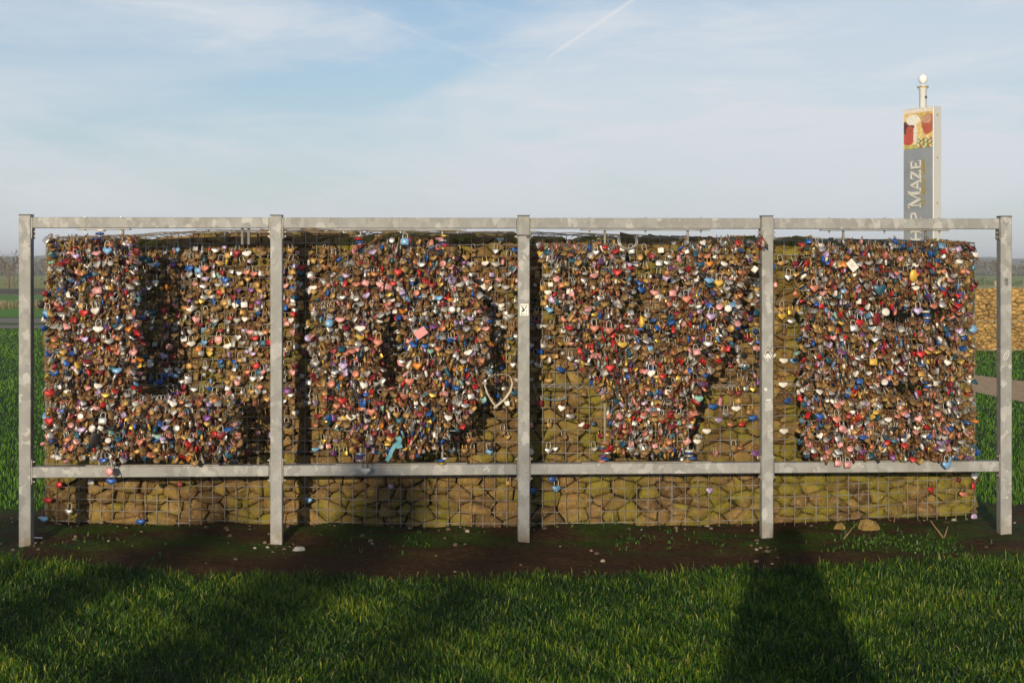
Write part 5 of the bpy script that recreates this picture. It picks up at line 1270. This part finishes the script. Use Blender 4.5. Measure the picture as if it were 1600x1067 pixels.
columnar('slender columnar evergreen tree standing behind the viewer', -2.57, -24, tipheight(-24, 0.32), 0.50, 1)
columnar('short columnar evergreen tree standing behind the viewer', -3.72, -22, tipheight(-22, 0.02), 0.44, 2)
columnar('broad columnar evergreen tree standing behind the viewer', -5.0, -26, tipheight(-26, 0.0), 0.55, 3)
columnar('low bushy evergreen tree standing behind the viewer', -4.45, -20, tipheight(-20, -0.25), 0.34, 7)
columnar('thin ragged evergreen tree standing behind the viewer', -1.75, -27, tipheight(-27, 0.25), 0.36, 9, 1800)
bare_tree('leafless tree standing behind the viewer on the lawn', -1.3+AZ*-30, -30, 7.0, 12)

# the photographer, whose shadow falls on the lawn
ph = thing('person', 'person in a dark coat standing on the lawn holding a camera up to the eye', 'person', (0, -0.24, 0))
def skin_obj(name, verts, edges, m, parent, sub=1):
    me = bpy.data.meshes.new(name); me.from_pydata([v[:3] for v in verts], edges, []); me.materials.append(m)
    o = link(name, me, parent); sk = o.modifiers.new('skin', 'SKIN'); me.skin_vertices.new() if not me.skin_vertices else None
    for i, v in enumerate(verts): me.skin_vertices[0].data[i].radius = (v[3], v[4] if len(v) > 4 else v[3]); me.skin_vertices[0].data[i].use_root = (i == 0)
    sb = o.modifiers.new('sub', 'SUBSURF'); sb.levels = sb.render_levels = sub; return o
M_coat = mat('dark_coat', (0.03, 0.032, 0.04), 0.8); M_skin = mat('skin', (0.42, 0.26, 0.19), 0.55); M_hair = mat('hair', (0.05, 0.03, 0.02), 0.6)
vb = [(0, 0, 0.96, .16, .12), (0, 0, 1.14, .155, .115), (0, 0.01, 1.36, .18, .12), (0, 0.01, 1.50, .10, .09), (0, 0.02, 1.58, .062), (0, 0.035, 1.66, .082, .095), (0, 0.035, 1.76, .085, .10), (0, 0.02, 1.83, .055),
      (.19, 0.0, 1.44, .075), (.25, 0.06, 1.20, .06), (.15, 0.16, 1.60, .042), (.09, 0.185, 1.67, .034), (-.19, 0.0, 1.44, .075), (-.25, 0.06, 1.20, .06), (-.15, 0.16, 1.60, .042), (-.09, 0.185, 1.67, .034),
      (.10, 0, 0.86, .105), (.12, 0.02, 0.50, .072), (.12, 0, 0.10, .05), (.13, 0.15, 0.04, .04), (-.10, 0, 0.86, .105), (-.12, 0.02, 0.50, .072), (-.12, 0, 0.10, .05), (-.13, 0.15, 0.04, .04)]
eb = [(0, 1), (1, 2), (2, 3), (3, 4), (4, 5), (5, 6), (6, 7), (2, 8), (8, 9), (9, 10), (10, 11), (2, 12), (12, 13), (13, 14), (14, 15), (0, 16), (16, 17), (17, 18), (18, 19), (0, 20), (20, 21), (21, 22), (22, 23)]
bo = skin_obj('body', vb, eb, M_coat, ph, 2)
for sg_ in (1, -1):
    vv_ = [(sg_*.095, 0.185, 1.675, .030, .02), (sg_*.075, 0.20, 1.715, .032, .018)]; ee_ = [(0, 1)]
    for q in range(4):
        i0 = len(vv_); vv_ += [(sg_*(.070-.004*q), 0.205+.004*q, 1.72+.016*q-.02, .0095), (sg_*(.052-.003*q), 0.222, 1.735+.016*q-.02, .009), (sg_*.034, 0.222, 1.735+.016*q-.02, .008)]; ee_ += [(1, i0), (i0, i0+1), (i0+1, i0+2)]
    i0 = len(vv_); vv_ += [(sg_*.070, 0.185, 1.69, .010), (sg_*.045, 0.175, 1.69, .0095)]; ee_ += [(0, i0), (i0, i0+1)]
    skin_obj('hand', vv_, ee_, M_skin, ph, 1)
b = MB(); b.lathe([(0.50, 0.40), (0.48, 0.60), (0.40, 0.95), (0.31, 1.22), (0.235, 1.42), (0.15, 1.55), (0.12, 1.62)], (0, 0, 0), 20); b.v = [(x+0.05*(1.6-z), y*0.55, z) for x, y, z in b.v]; b.link('coat', M_coat, ph, smooth=True)
b = MB(); b.lathe([(max(0.104*math.sin(a), 0.003), 1.745-0.115*math.cos(a)) for a in [math.pi*(0.42+0.58*k/8) for k in range(9)]], (0, 0.022, 0.0), 16); b.link('hair', M_hair, ph, smooth=True)
kam = thing('hand_camera', 'black camera held up in front of the face of the photographer', 'camera', (0, -0.085, 1.70))
b = MB(); b.box((0, -0.02, 0.04), (0.13, 0.055, 0.085), 0, None, 0.008); b.link('body', M_black, kam)
b = MB(); b.lathe([(0.033, 0), (0.035, 0.01), (0.035, 0.05), (0.032, 0.055)], k=18); b.link('lens', M_black, kam, (0, 0.006, 0.04), (-math.pi/2, 0, 0))

# ------------------------------------------------------------------ thin winter haze
M_haze = bpy.data.materials.new('haze'); M_haze.use_nodes = True; t = M_haze.node_tree; t.nodes.remove(t.nodes['Principled BSDF'])
pv = t.nodes.new('ShaderNodeVolumePrincipled'); pv.inputs['Color'].default_value = (0.80, 0.88, 1.0, 1); pv.inputs['Density'].default_value = 0.0009; pv.inputs['Anisotropy'].default_value = 0.0
t.links.new(pv.outputs[0], t.nodes['Material Output'].inputs['Volume'])
b = MB(); b.box((0, 1150, 9.5), (3300, 2940, 21)); o = b.link('haze', M_haze, kind='stuff'); tag(o, 'thin pale winter haze over the fields', 'haze')
